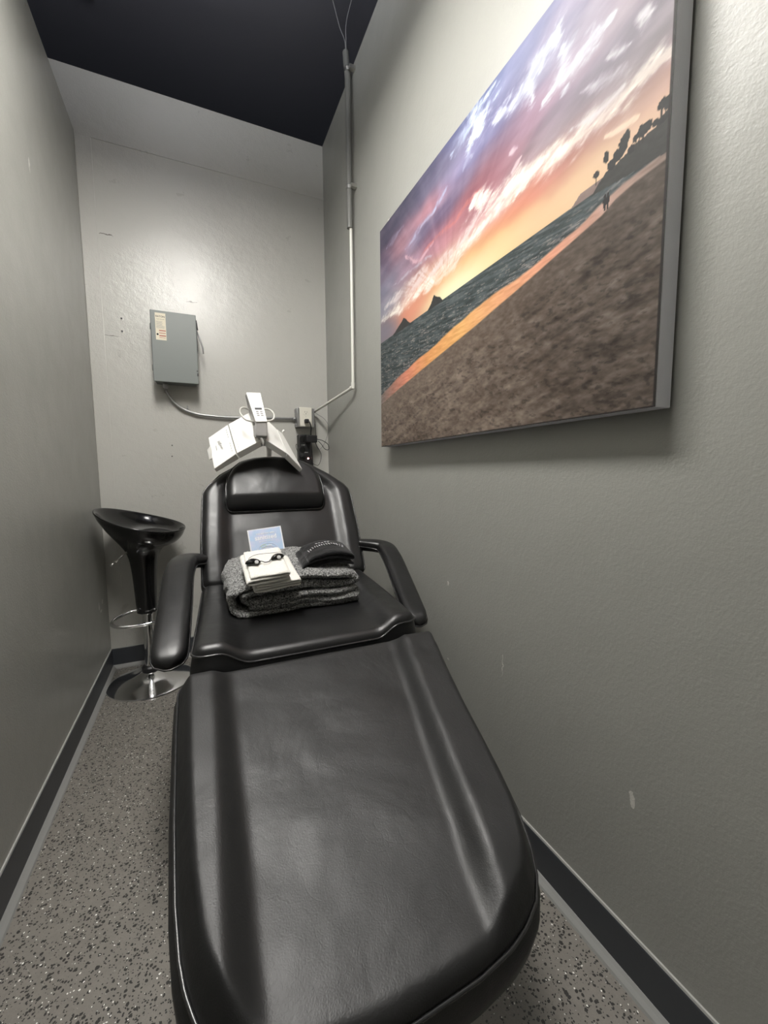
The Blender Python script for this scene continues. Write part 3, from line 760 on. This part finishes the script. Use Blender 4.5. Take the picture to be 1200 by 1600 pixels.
# ------------------------------------------------------------------ outlet box, plug, power strip
ob = thing('outlet_box', 'surface-mounted outlet box with ivory cover plate near the back right corner', 'outlet', (1.11, D, 1.36))
bbox('junction_box', (1.055, 2.570, 1.362), (1.165, D, 1.480), m_galv, ob, .003)
bbox('cover_plate', (1.070, 2.560, 1.364), (1.146, 2.571, 1.482), m_plate, ob, .004)
for zc in (1.450, 1.397):
    r_ = mesh('receptacle', *tube([(1.108, 2.5605, zc), (1.108, 2.5575, zc)], .017, 28), m_plate, ob, autos=40)
    if zc > 1.42:
        mesh('socket_slots', *join(box((1.1005, 2.557, zc - .001), (1.1022, 2.558, zc + .008)), box((1.1138, 2.557, zc - .001), (1.1155, 2.558, zc + .007)), disc((1.108, 2.558, zc - .008), (0, -1, 0), .0026, .001)), m_ink, r_, False)
mesh('screw', *disc((1.108, 2.5602, 1.4235), (0, -1, 0), .0025, .001), m_steel, ob)
for q in ([(1.056, 2.615, 1.4155), (1.040, 2.622, 1.4155)], [(1.164, 2.60, 1.462), (1.176, 2.592, 1.467)]): mesh('conduit_fitting', *tube(q, .0105, 14), m_galv, ob)
for zz in (1.452, 1.366): mesh('mounting_tab', *box((1.047, 2.60, zz), (1.058, 2.61, zz + .018)), m_galv, ob, False)

pc = thing('extension_cord', 'thick black power cord plugged into the lower socket of the outlet', 'cord', (1.11, 2.54, 1.39))
bbox('plug', (1.094, 2.526, 1.384), (1.120, 2.558, 1.408), m_plas, pc, .006, 3)
mesh('cord', *tube(catmull([(1.112, 2.530, 1.395), (1.122, 2.522, 1.385), (1.131, 2.530, 1.355), (1.132, 2.545, 1.32), (1.134, 2.545, 1.24), (1.141, 2.558, 1.16), (1.143, 2.562, 1.08), (1.136, 2.566, 1.02), (1.116, 2.590, .985), (1.106, 2.60, 1.006)], 8), .0042, 10), m_plas, pc)

ps = thing('power_strip', 'black wall-mounted power strip with lit switch below the outlet', 'power strip', (1.106, D, 1.0))
bbox('strip_body', (1.064, 2.588, 1.000), (1.148, D, 1.318), m_plas, ps, .006, 3)
for zc in (1.287, 1.225, 1.180):
    q = mesh('socket', *disc((1.088, 2.5885, zc), (0, -1, 0), .018, .003, 26), m_abs, ps, autos=40)
for q in ((1.079, 1.252), (1.100, 1.206)): mesh('printed_marking', *box((q[0], 2.5872, q[1]), (q[0] + .022, 2.5882, q[1] + .003)), m_inkgrey, ps, False)
ld = mesh('indicator_light', *disc((1.122, 2.5882, 1.170), (0, -1, 0), .0042, .003, 18), emit('indicator_glow', (1, .45, .4), 30), ps); ld['label'] = 'small glowing red indicator'
bbox('blank_plug', (1.072, 2.565, 1.176), (1.100, 2.586, 1.200), m_plas, ps, .004)
ad = thing('power_adapter', 'small black power adapter plugged sideways into the power strip', 'adapter', (1.14, 2.56, 1.27))
bbox('adapter_body', (1.105, 2.540, 1.268), (1.172, 2.5865, 1.312), m_plas, ad, .005, 3)
def W_(pts, r=.0014): return tube(catmull([tuple(at(x, y, 'y', yy)) for x, y, yy in pts], 8), r, 6)
mesh('lead', *W_([(494.5, 686, 2.565), (499, 687, 2.575), (505, 689, 2.59), (512, 694, 2.60), (514, 700, 2.60), (512, 703, 2.60), (507, 701, 2.60), (502, 694, 2.595), (497, 689, 2.585)], .0022), m_plas, ad)
tag(rebase(mesh('thin_cable', *W_([(490.5, 644, 2.585), (497, 648, 2.60), (505, 653, 2.61), (511.5, 661, 2.60), (513, 668, 2.60), (512, 678, 2.61), (509, 688, 2.615), (505, 696, 2.612), (499, 702.5, 2.60), (495, 698, 2.60), (492, 690, 2.604)], .0015), m_grey_cable)), 'thin grey cable looping from the outlet box past the corner', 'cable')
tag(rebase(mesh('thin_cable', *W_([(492, 662, 2.615), (493, 668, 2.62), (493.5, 682, 2.622), (494, 694, 2.615), (499, 703, 2.604), (502, 711, 2.60), (500.5, 721, 2.605), (497, 727, 2.61), (492, 726, 2.62), (487, 723, 2.632)], .0017), m_plas)), 'thin dark cable hanging in a loop beside the power strip', 'cable')
tag(rebase(mesh('thin_cable', *W_([(467, 699, 2.595), (463.5, 694, 2.60), (462.5, 697, 2.605), (464, 703, 2.61), (467, 709, 2.612), (468, 716, 2.63)], .0017), m_plas)), 'short dark cable loop on the left side of the power strip', 'cable')

# conduit on the right wall
cy = 2.085; cz0 = at(556, 603, 'x', 1.252)[2]
zmid = at(549, 355, 'x', 1.244)[2]; zst = at(549, 290, 'x', 1.244)[2]
cn = thing('wall_conduit', 'vertical grey conduit narrowing to white pipe on the right wall', 'conduit', (1.245, cy, cz0))
mesh('upper_pipe', *join(tube([(1.240, cy, zmid), (1.240, cy, 3.0), (1.238, cy + .006, 3.05)], .0145, 16), tube([(1.238, cy + .006, 3.05), (1.236, cy + .012, 3.125)], .0155, 16)), m_cond, cn, autos=50)
wp_ = mesh('lower_pipe', *tube([(1.246, cy, cz0), (1.246, cy, zmid + .002)], .0078, 14), m_pvc, cn, autos=50); wp_['label'] = 'thin white lower pipe'
for zz in (zst, 3.035):
    mesh('strap', *join(tube([(1.240, cy, zz - .008), (1.240, cy, zz + .008)], .0165, 18), box((1.240, cy - .032, zz - .008), (W, cy - .01, zz + .008))), m_steel, cn, autos=40)
ep = np.array((1.246, cy, cz0)); eo = np.array((1.176, 2.592, 1.467))
tag(rebase(mesh('branch_pipe', *join(tube([ep - np.array((0, 0, .002)), eo], .0078, 14), tube([ep + np.array((0, 0, .022)), ep - np.array((0, 0, .004)), ep + (eo - ep) * .045], .0105, 14)), m_pvc, None, autos=50)), 'white pipe slanting across the corner from the wall conduit to the outlet', 'pipe')
top = np.array((1.236, cy + .012, 3.11))
tag(rebase(mesh('ceiling_cable', *tube(catmull([top, (1.232, cy + .01, 3.17), tuple(at(530, 40, 'z', 3.26)), tuple(at(518.5, -6, 'z', HC - .002))], 8), .0022, 6), m_grey_cable)), 'thin cable rising left from the conduit top to the black ceiling', 'cable')
tag(rebase(mesh('ceiling_cable', *tube(catmull([top + np.array((.004, 0, 0)), (1.238, cy + .01, 3.17), tuple(at(541, 35, 'z', 3.27)), tuple(at(551, -6, 'z', HC - .002))], 8), .0022, 6), m_grey_cable)), 'thin cable curving right from the conduit top to the black ceiling', 'cable')

# ------------------------------------------------------------------ phototherapy lamp behind the head rest
lp_ = thing('facial_light', 'white arched light-therapy lamp on a stand over the head rest', 'lamp', (.80, 2.10, 0))
ex = np.array
B_ = 1.665
def panel(ob_, lo_, tp_, mat=m_white):
    """outer bottom edge a-b, lower inner edge, top edge a-b ; each (px,py,y)"""
    a, b = [at(x, y, 'y', yy) for x, y, yy in ob_]; la, lb = [at(x, y, 'y', yy) for x, y, yy in lo_]; ta, tb = [at(x, y, 'y', yy) for x, y, yy in tp_]
    ia, ib = ta + (la - a), tb + (lb - b)
    return hexa([la, lb, ib, ia, a, b, tb, ta])
def shell(name, *a): 
    o = mesh(name, *panel(*a), m_white, lp_); return bevel(o, .002, 2)
T1 = 1.80
p1 = shell('light_panel', [(334.5, 732.8, 1.69), (368.6, 709.0, B_)], [(338.5, 737.5, 1.705), (373.6, 717.0, 1.68)], [(325.5, 684, T1 + .02), (355.6, 663.5, T1)])
p2 = shell('light_panel', [(370.0, 708.0, B_), (407.5, 688.0, B_ - .005)], [(375.2, 716.2, 1.68), (411.2, 696.5, B_ + .01)], [(356.8, 662.8, T1), (392, 643, T1 - .005)])
p3 = shell('light_panel', [(415.5, 687.0, B_ - .005), (448.3, 708.0, B_)], [(413.2, 696.0, B_ + .01), (444.2, 716.0, 1.68)], [(411, 650, T1 - .005), (431.5, 669.5, T1)])
p4 = shell('light_panel', [(449.3, 708.8, B_), (472.3, 733, 1.69)], [(445.2, 716.8, 1.68), (468.3, 738.2, 1.705)], [(432.4, 670.2, T1), (441.5, 677, T1 + .03)])
for pp in (p1, p2, p3, p4): pass
mesh('centre_bracket', *join(hexa([at(405, 684, 'y', 1.70), at(416, 684, 'y', 1.70), at(416, 684, 'y', 1.76), at(405, 684, 'y', 1.76), at(394, 645, 'y', 1.76), at(410, 647, 'y', 1.76), at(410, 647, 'y', 1.82), at(394, 645, 'y', 1.82)]),
     tube([at(403.5, 680, 'y', 1.665), at(410, 697, 'y', 1.672)], .004, 8), tube([at(416.5, 680, 'y', 1.665), at(413, 697, 'y', 1.672)], .004, 8)), m_plasgrey, lp_, False)
q = [at(x, y, 'y', 1.735) for x, y in ((323.5, 703), (328.5, 697), (331.5, 716), (327, 718.5))]
q2 = [p_ + np.array((.004, .022, 0)) for p_ in q]
hl = bevel(mesh('end_tab', *hexa([q[0], q[1], q[2], q[3], q2[0], q2[1], q2[2], q2[3]]), m_white, lp_), .001)
mesh('hinge_pin', *tube([at(441.5, 676, 'y', 1.80), at(442.5, 674, 'y', 1.80) + np.array((.004, 0, .006))], .004, 8), m_white, lp_)
# dashes and lettering printed on the two left panels
def on_panel(pn, ob_, tp_, s, t):
    a, b = [at(x, y, 'y', yy) for x, y, yy in ob_]; ta, tb = [at(x, y, 'y', yy) for x, y, yy in tp_]
    return (a * (1 - s) + b * s) * (1 - t) + (ta * (1 - s) + tb * s) * t
PA = ([(334.5, 732.8, 1.69), (368.6, 709.0, B_)], [(325.5, 684, T1 + .02), (355.6, 663.5, T1)])
PB = ([(370.0, 708.0, B_), (407.5, 688.0, B_ - .005)], [(356.8, 662.8, T1), (392, 643, T1 - .005)])
for pn, PQ, s0 in ((p1, PA, .88), (p2, PB, .12)):
    e1 = on_panel(pn, *PQ, 1, .5) - on_panel(pn, *PQ, 0, .5); e2 = on_panel(pn, *PQ, .5, 1) - on_panel(pn, *PQ, .5, 0); nn = np.cross(e1, e2); nn /= np.linalg.norm(nn)
    nn = nn if nn[1] < 0 else -nn
    for tc in (.16, .24, .32, .40, .62, .70, .78, .86):
        a = on_panel(pn, *PQ, s0, tc - .022) + nn * .0003; b = on_panel(pn, *PQ, s0, tc + .022) + nn * .0003
        mesh('vent_slot', *tube([a, b], .0008, 6), m_inkgrey, pn, False)
e1 = on_panel(p1, *PA, 1, .5) - on_panel(p1, *PA, 0, .5); e2 = on_panel(p1, *PA, .5, 1) - on_panel(p1, *PA, .5, 0); nn = np.cross(e1, e2); nn /= np.linalg.norm(nn); nn = nn if nn[1] < 0 else -nn
c0 = on_panel(p1, *PA, .38, .56) + nn * .0006
mk = []
for k in range(9):
    tc = .68 - .035 * k; hgt = (.10, .06, .12, .12, .06, .07, .06, .07, .05)[k]
    a = on_panel(p1, *PA, .40 - hgt * .4 + .012 * k, tc) + nn * .0004; b = on_panel(p1, *PA, .40 + hgt * .8 + .012 * k, tc - .02) + nn * .0004
    mk.append(tube([a, (a + b) / 2 + e2 * .01, b], .0009, 5))
mk.append(tube([on_panel(p1, *PA, .27, .60) + nn * .0004, on_panel(p1, *PA, .27, .46) + nn * .0004], .0013, 5))
mesh('printed_logo', *join(*mk), m_inkgrey, p1, False)
# controller
def sec(fl, fr, yf_, yb_):
    a = at(*fl, 'y', yf_); b = at(*fr, 'y', yf_); dy = np.array((0, yb_ - yf_, 0))
    return [a, b, b + dy, a + dy]
yA, yB2, yC = 1.640, 1.640, 1.745
s1 = sec((399.2, 682), (418.6, 682.5), yA, 1.69); s2 = sec((399.4, 660), (417.6, 660), yB2, 1.75); s3 = sec((384.4, 614.3), (406.8, 615), yC, 1.79)
V = s1 + s2 + s3; F = [(0, 3, 2, 1), (8, 9, 10, 11)]
for k in (0, 4):
    for i in range(4): F.append((k + i, k + (i + 1) % 4, k + 4 + (i + 1) % 4, k + 4 + i))
ct = bevel(mesh('controller', [tuple(v) for v in V], F, m_plasgrey, lp_), .005, 3, 20)
# white face plate
nf = np.cross(s2[1] - s2[0], s3[0] - s2[0]); nf /= np.linalg.norm(nf); nf = nf if nf[1] < 0 else -nf
fp = [p_ + nf * .001 for p_ in (s2[0], s2[1], s3[1], s3[0])]; fb = [p_ + nf * .0045 for p_ in (s2[0], s2[1], s3[1], s3[0])]
pl_ = bevel(mesh('face_plate', *hexa(fp + fb), m_white, ct), .0035, 3); pl_['label'] = 'white face plate with display and buttons'
def fpt(s, t, h=.0048): return (s2[0] * (1 - s) + s2[1] * s) * (1 - t) + (s3[0] * (1 - s) + s3[1] * s) * t + nf * h
def patch(s0, s1_, t0, t1_, h=.0012): return hexa([fpt(s0, t0), fpt(s1_, t0), fpt(s1_, t1_), fpt(s0, t1_), fpt(s0, t0, .0048 + h), fpt(s1_, t0, .0048 + h), fpt(s1_, t1_, .0048 + h), fpt(s0, t1_, .0048 + h)])
mesh('display', *patch(.26, .80, .395, .455), m_ink, ct, False)
for s0 in (.28, .60):
    for tt_ in (.18, .245, .31):
        mesh('button', *patch(s0, s0 + .20, tt_, tt_ + .038), m_inkgrey, ct, False)
mesh('face_line', *patch(.2, .92, .59, .60, .0003), m_inkgrey, ct, False)
def loop_(pts, yy): return tube(catmull([tuple(at(x, y, 'y', yy_)) for x, y, yy_ in pts], 8), .0038, 10)
mesh('handle', *loop_([(388, 640, 1.72), (384, 637.5, 1.71), (379, 637, 1.70), (375.5, 639.5, 1.695), (375, 645, 1.69), (378, 650, 1.68), (384, 655.5, 1.67), (390, 657.5, 1.665), (395, 659, 1.67), (396.5, 664, 1.68)], 0), m_handle, lp_)
mesh('handle', *loop_([(412, 639.5, 1.72), (419, 639.5, 1.71), (424.5, 642.5, 1.70), (428, 648, 1.69), (428, 653.5, 1.68), (424, 657, 1.67), (418, 658, 1.665), (414, 659, 1.68)], 0), m_handle, lp_)
# stand
ctr_ = (s2[2] + s2[3]) / 2
mesh('arm', *tube(catmull([ctr_ + np.array((0, -.01, .0)), ctr_ + np.array((.02, .08, .0)), (.795, 2.02, 1.20), (.80, 2.10, 1.12)], 8), .012, 12), m_white, lp_)
mesh('pole', *tube([(.80, 2.10, .05), (.80, 2.10, 1.13)], .015, 16), m_white, lp_)
mesh('hub', *tube([(.80, 2.10, .045), (.80, 2.10, .09)], .035, 20), m_white, lp_, autos=40)
for k in range(5):
    a = 2 * PI * k / 5 + .3; ca, sa = math.cos(a), math.sin(a)
    lg = mesh('leg', *tube([(.80 + .02 * ca, 2.10 + .02 * sa, .062), (.80 + .23 * ca, 2.10 + .23 * sa, .050)], [.014, .010], 10), m_white, lp_)
    mesh('caster', *tube([(.80 + .225 * ca - .01 * sa, 2.10 + .225 * sa + .01 * ca, .024), (.80 + .225 * ca + .01 * sa, 2.10 + .225 * sa - .01 * ca, .024)], .024, 18), m_plas, lg, autos=40)

# ------------------------------------------------------------------ folded textiles
def ribbon(path, th, depth, O, Xd, Yd, Zd, nz=26, wav=.004, fuzz=.0015, seed=0, edge=.008, skew=0.0, sag=None):
    """thick cloth ribbon following path (x,z) in the fold plane, extruded along Yd"""
    P = catmull([(x, z, 0) for x, z in path], 9); P = np.array(P)[:, :2]; N = len(P)
    T = np.gradient(P, axis=0); T /= np.linalg.norm(T, axis=1)[:, None] + 1e-9; Nn = np.stack([-T[:, 1], T[:, 0]], 1)
    sN = 5
    ring = []
    for i in range(N): ring.append((P[i], Nn[i], T[i], 1, 1.0))
    prof = [(P[i] + Nn[i] * th / 2, Nn[i]) for i in range(N)]
    for k in range(1, 4):
        a = PI / 2 - PI * k / 4; prof.append((P[-1] + (Nn[-1] * math.sin(a) + T[-1] * math.cos(a)) * th / 2, Nn[-1] * math.sin(a) + T[-1] * math.cos(a)))
    prof += [(P[i] - Nn[i] * th / 2, -Nn[i]) for i in range(N - 1, -1, -1)]
    for k in range(1, 4):
        a = -PI / 2 + PI * k / 4; prof.append((P[0] + (Nn[0] * math.sin(a) - T[0] * math.cos(a)) * th / 2, Nn[0] * math.sin(a) - T[0] * math.cos(a)))
    M_ = len(prof); V = []; F = []
    ss = np.linspace(0, 1, nz)
    ss = np.concatenate([[0, .004, .012, .024], ss[1:-1], [.976, .988, .996, 1]]); ss = np.unique(np.sort(ss)); nz = len(ss)
    pa = np.array([p for p, n in prof]); na = np.array([n for p, n in prof])
    O, Xd, Yd, Zd = (np.array(q, float) for q in (O, Xd, Yd, Zd))
    for s in ss:
        e = min(s, 1 - s) * depth; k = math.sqrt(max(1 - (1 - min(e / edge, 1)) ** 2, 0)); shrink = (1 - k) * th / 2 * .92
        q = pa - na * shrink
        dx = (fbm(q[:, 0] * 11 + seed, q[:, 1] * 20 + s * depth * 9, 3, seed) - .5) * wav * 2
        dz = (fbm(q[:, 0] * 13 + 5, s * depth * 12 + q[:, 1] * 0 + 3, 3, seed + 7) - .5) * wav * 2
        fr_ = (rng.random(len(q)) - .5) * fuzz * 2
        q = q + na * fr_[:, None]
        y = s * depth + (fbm(q[:, 0] * 10, q[:, 1] * 40, 2, seed + 3) - .5) * wav * 3 + skew * q[:, 0] + (rng.random(len(q)) - .5) * fuzz
        zz = q[:, 1] + dz
        if sag is not None: zz = zz + sag(q[:, 0], y, q[:, 1])
        for i in range(M_): V.append(tuple(O + Xd * (q[i, 0] + dx[i]) + Yd * y[i] + Zd * zz[i]))
    for j in range(nz - 1):
        for i in range(M_):
            l = (i + 1) % M_; F.append((j * M_ + i, j * M_ + l, (j + 1) * M_ + l, (j + 1) * M_ + i))
    # end caps follow the ribbon: quads between matching front/back sides
    back = {}
    for i in range(N):
        back[i] = 2 * N + 3 - 1 - i
    for base in (0, (nz - 1) * M_):
        for i in range(N - 1): F.append((base + i, base + i + 1, base + back[i + 1], base + back[i]))
        F.append((base + N - 1, base + N, base + N + 1, base + N + 2, base + back[N - 1]))
        F.append((base + back[0], base + M_ - 3, base + M_ - 2, base + M_ - 1, base + 0))
    return V, F
gw = .375; gx = .553; gy = 1.185; gz = .672; tH = .024
path = [(gw - .01, tH * .55), (gw * .6, tH * .5), (.06, tH * .5), (.016, tH * .9), (.004, .05), (.012, .085), (.05, .106), (gw * .4, .108), (gw * .75, .110), (gw - .03, .108), (gw - .004, .096), (gw - .02, .080), (gw - .06, .078), (gw * .5, .080), (.10, .082), (.048, .078), (.036, .066), (.05, .052), (.10, .048), (gw * .5, .050), (gw - .05, .052), (gw - .012, .056), (gw - .006, .042), (gw - .03, .031), (gw * .5, .030), (.06, .034)]
path = [(x, z * .93) for x, z in path]
V, F = ribbon(path, .0205, .30, (gx, gy, gz), (1, 0, 0), (.0, 1, 0), (0, 0, 1), nz=60, wav=.010, fuzz=.0024, seed=2, edge=.014, sag=lambda x, y, z: (.024 * sstep(0, .22, y) - .003 + .008 * np.sin(x * 14 - 1)) * (z / .11))
tag(rebase(mesh('folded_blanket', V, F, m_grey_towel)), 'thick folded charcoal heather blanket on the seat of the treatment chair', 'blanket')

def frame(yaw, pitch, roll=0.0):
    X = np.array((math.cos(yaw), math.sin(yaw), roll)); X /= np.linalg.norm(X); Yh = np.array((-math.sin(yaw), math.cos(yaw), 0))
    Y = Yh * math.cos(pitch) + np.array((0, 0, math.sin(pitch))); Y = Y - X * (X @ Y); Y /= np.linalg.norm(Y); Z = np.cross(X, Y); return X, Y, Z
X, Y, Z = frame(math.radians(1), math.radians(15), .07)
o1 = at(398, 929, 'y', 1.128)
w1 = .128
path = [(w1 - .005, .005), (w1 * .5, .005), (.012, .005), (.003, .011), (.012, .017), (w1 * .5, .018), (w1 - .012, .017), (w1 - .004, .022), (w1 - .014, .028), (w1 * .5, .028), (.01, .029)]
path = [(x, z * .72) for x, z in path]
V, F = ribbon(path, .0062, .158, o1, X, Y, Z, nz=30, wav=.003, fuzz=.0006, seed=5, edge=.005)
tag(rebase(mesh('folded_towel', V, F, m_white_towel)), 'lower white towel folded on the blanket, sticking out at the right', 'towel', 'folded white towels on the blanket')
X2, Y2, Z2 = frame(math.radians(0), math.radians(16), .06)
o2 = at(386, 921, 'y', 1.122) + np.array((0, 0, .003))
w2 = .118
path = [(w2 - .006, .005), (w2 * .5, .004), (.012, .005), (.003, .013), (.012, .021), (w2 * .5, .021), (w2 - .016, .022), (w2 - .005, .029), (w2 - .016, .036), (w2 * .5, .033), (.014, .031)]
path = [(x, z * .70) for x, z in path]
V, F = ribbon(path, .0074, .155, o2 + Z2 * .004, X2, Y2, Z2, nz=34, wav=.0035, fuzz=.0008, seed=9, edge=.006)
tw = tag(rebase(mesh('folded_towel', V, F, m_white_towel)), 'upper white towel folded under the small dark goggles', 'towel', 'folded white towels on the blanket')

# ------------------------------------------------------------------ card leaning behind the towel
cyy = 1.455
TL, TR, BR, BL = at(389, 828.5, 'y', cyy + .04), at(441.3, 821, 'y', cyy + .04), at(447, 868, 'y', cyy), at(393.8, 876, 'y', cyy)
R_ = (TR - TL); wc_ = np.linalg.norm(R_); R_ /= wc_; U_ = TL - BL; U_ -= R_ * (U_ @ R_); hc_ = np.linalg.norm(U_); U_ /= hc_; N_ = np.cross(R_, U_)
card = thing('sanitized_card', 'small pale blue card reading sanitized propped behind the white towels', 'card', tuple((BL + BR) / 2))
def cq(x0, x1, y0, y1, h0, h1): return hexa([BL + R_ * x + U_ * y + N_ * h for h in (h0, h1) for x, y in ((x0, y0), (x1, y0), (x1, y1), (x0, y1))])
mw = simple('card_white', (.80, .80, .84), .5)
mb = NT('card_blue_print'); gr = mb.n('ShaderNodeSeparateXYZ'); mb.l(mb.obj(), gr.inputs[0])
mb.l(mb.ramp(mb.noise(30, 3), [(.35, s2l((178, 202, 230))), (.65, s2l((208, 208, 232)))]), mb.b.inputs['Base Color']); mb = mb.m
cs = mesh('card_sheet', *cq(0, wc_, 0, hc_, -.0005, 0), mw, card, False)
mesh('blue_field', *cq(.004, wc_ - .004, 0, hc_ - .003, 0, .0002), mb, cs, False)
cc = BL + R_ * wc_ / 2
marc = simple('card_arc_print', s2l((212, 216, 236)), .5)
for rad in (.030, .040):
    pts = [cc + R_ * rad * math.cos(a) + U_ * (.014 + rad * math.sin(a) * .95) + N_ * .0004 for a in np.linspace(0, PI, 30)]
    mesh('arc_print', *tube(pts, .0016 if rad < .035 else .0012, 4), marc, cs, False)
text_mesh('card_lettering', 'THIS BED HAS BEEN', .0072, cc + U_ * (hc_ - .0215) + N_ * .0007, R_, U_, m_text, cs, align='CENTER', bold=True)
text_mesh('card_lettering', 'sanitized', .0215, cc + U_ * (hc_ - .040) + N_ * .0007, R_, U_, m_text, cs, align='CENTER', bold=True)
text_mesh('card_lettering', 'for your protection', .0062, cc + U_ * (hc_ - .049) + N_ * .0007, R_, U_, m_text, cs, align='CENTER')
mesh('logo_oval', *tube([cc - R_ * .011 + U_ * (hc_ - .064) + R_ * .009 * math.cos(a) + U_ * .0045 * math.sin(a) + N_ * .0005 for a in np.linspace(0, 2 * PI, 24)[:-1]], .0012, 5, True), simple('pale_green_print', s2l((205, 225, 205)), .5), cs, False)
text_mesh('card_lettering', 'pbt', .0105, cc + R_ * .009 + U_ * (hc_ - .0665) + N_ * .0007, R_, U_, m_text, cs, align='CENTER', bold=True)
mesh('print_line', *hexa([cc + R_ * x + U_ * (hc_ - .0725 + y) + N_ * h for h in (.0002, .0005) for x, y in ((-.018, 0), (.018, 0), (.018, .001), (-.018, .001))]), m_text, cs, False)

# ------------------------------------------------------------------ tanning goggles on the white towel
def onT(px, py, h):      # point on the upper towel's top plane, lifted by h
    base = np.array(o2) + Z2 * (.004 + .0285 + h)
    d = FW + RT * (px - 600) / FPX - UP * (py - 800) / FPX
    return CAM + d * (((base - CAM) @ Z2) / (d @ Z2))
g1 = onT(397, 877.5, .006); g2 = onT(431.8, 870, .006)
gg = thing('eye_goggles', 'small black tanning goggles with thin cord lying on the upper white towel', 'goggles', tuple((g1 + g2) / 2 - Z2 * .006))
gx_ = (g2 - g1); gx_ /= np.linalg.norm(gx_); gy_ = np.cross(Z2, gx_)
def cup(c, flip):
    V = []; F = []; nr, ns = 8, 28
    for i in range(nr + 1):
        p_ = i / nr * PI / 2
        for k in range(ns):
            a = 2 * PI * k / ns; ca, sa = math.cos(a), math.sin(a)
            rx = .0205 * (1 + .16 * ca * flip); ry = .0118 * (1 + .12 * sa)
            V.append(tuple(c + gx_ * rx * ca * math.cos(p_) + gy_ * (ry * sa * math.cos(p_) + .004 * flip * ca) + Z2 * (.012 * math.sin(p_) ) - Z2 * .004))
    for i in range(nr):
        for k in range(ns):
            l = (k + 1) % ns; F.append((i * ns + k, i * ns + l, (i + 1) * ns + l, (i + 1) * ns + k))
    F.append(tuple(range(ns)))
    return V, F
for c, fl in ((g1, -1), (g2, 1)):
    e = mesh('eye_cup', *cup(c, fl), m_lens, gg)
    dd = mesh('viewing_dot', *tube([c + gx_ * .004 * 1 - gy_ * .010 + Z2 * .001, c + gx_ * .004 - gy_ * .0115 + Z2 * .0045], 0.0055, 18), m_inkgrey, e, autos=40); dd['label'] = 'round grey viewing spot'
mesh('bridge', *tube(catmull([g1 + gx_ * .014 - gy_ * .003, g1 + gx_ * .021 - gy_ * .010, g1 + (g2 - g1) * .40 - gy_ * .0165, g1 + (g2 - g1) * .5 - gy_ * .018, g1 + (g2 - g1) * .60 - gy_ * .0165, g2 - gx_ * .021 - gy_ * .010, g2 - gx_ * .014 - gy_ * .003], 8), .0014, 8), m_plas, gg)
mesh('cord', *join(tube(catmull([tuple(onT(x, y, .004)) for x, y in ((389, 877), (389, 873), (394, 869), (401, 866.5), (412, 865), (424, 864), (434, 863), (442, 863), (446, 865), (444, 868), (440, 869))], 6), .0007, 5),
                   tube(catmull([tuple(onT(x, y, .004)) for x, y in ((389, 880), (387, 883), (384, 884.5))], 6), .0007, 5)), m_ink, gg)

# ------------------------------------------------------------------ black headband / wrap with white stitching
hx0 = .762
def hb_sag(x, y, z):
    xr = x / .185
    return .018 * np.sin(PI * np.clip(xr, 0, 1)) - .006 * (1 - np.clip(xr, 0, 1))
hw = .172
path = [(hw - .01, .006), (hw * .5, .005), (.014, .006), (.002, .018), (.012, .031), (hw * .4, .029), (hw - .02, .026), (hw - .006, .033), (hw - .02, .043), (hw * .5, .045), (.03, .042), (.018, .036)]
path = [(x, z * .78) for x, z in path]
V, F = ribbon(path, .0105, .13, (hx0, 1.225, .779), (1, -.02, 0), (.02, .98, .16), (0, -.16, .98), nz=26, wav=.006, fuzz=.0006, seed=14, edge=.008, sag=hb_sag)
hb_ = thing('folded_headband', 'folded black velour headband with white stitched lettering on the blanket', 'headband', (hx0 + hw / 2, 1.34, .79))
mesh('fabric', V, F, m_black_cloth, hb_)
# illegible stitched arc of small marks
VA = np.array(V)
def topz(x, y):
    m_ = np.hypot(VA[:, 0] - x, VA[:, 1] - y) < .007
    return float(VA[m_, 2].max())
st_ = []
for k in range(15):
    u_ = (k - 7) / 7; x = hx0 + .086 + .056 * u_; y = 1.288 - .020 * u_ * u_
    for q in range(2):
        a = random.uniform(-.9, .9); c = np.array((x + random.uniform(-.001, .001), y + q * .007, topz(x, y + q * .007) + .0012))
        st_.append(tube([c - np.array((.003 * math.sin(a), .004 * math.cos(a), 0)), c + np.array((.0025 * math.sin(a), .0035 * math.cos(a), .0004))], .0008, 5))
for k in range(5):
    x = hx0 + .062 + k * .010; c = np.array((x, 1.311, topz(x, 1.311) + .0012)); st_.append(tube([c, c + np.array((.007, .001, 0))], .0008, 5))
sl = mesh('stitched_lettering', *join(*st_), m_text, hb_, False); sl['label'] = 'white stitched lettering'

# ------------------------------------------------------------------ light and view
w = bpy.data.worlds.new('world'); SC.world = w; w.use_nodes = True
w.node_tree.nodes['Background'].inputs[0].default_value = (.55, .6, .7, 1); w.node_tree.nodes['Background'].inputs[1].default_value = .03
vs = SC.view_settings; vs.view_transform = 'Standard'; vs.look = 'None'; vs.gamma = 1; vs.use_curve_mapping = False; vs.exposure = 0.12
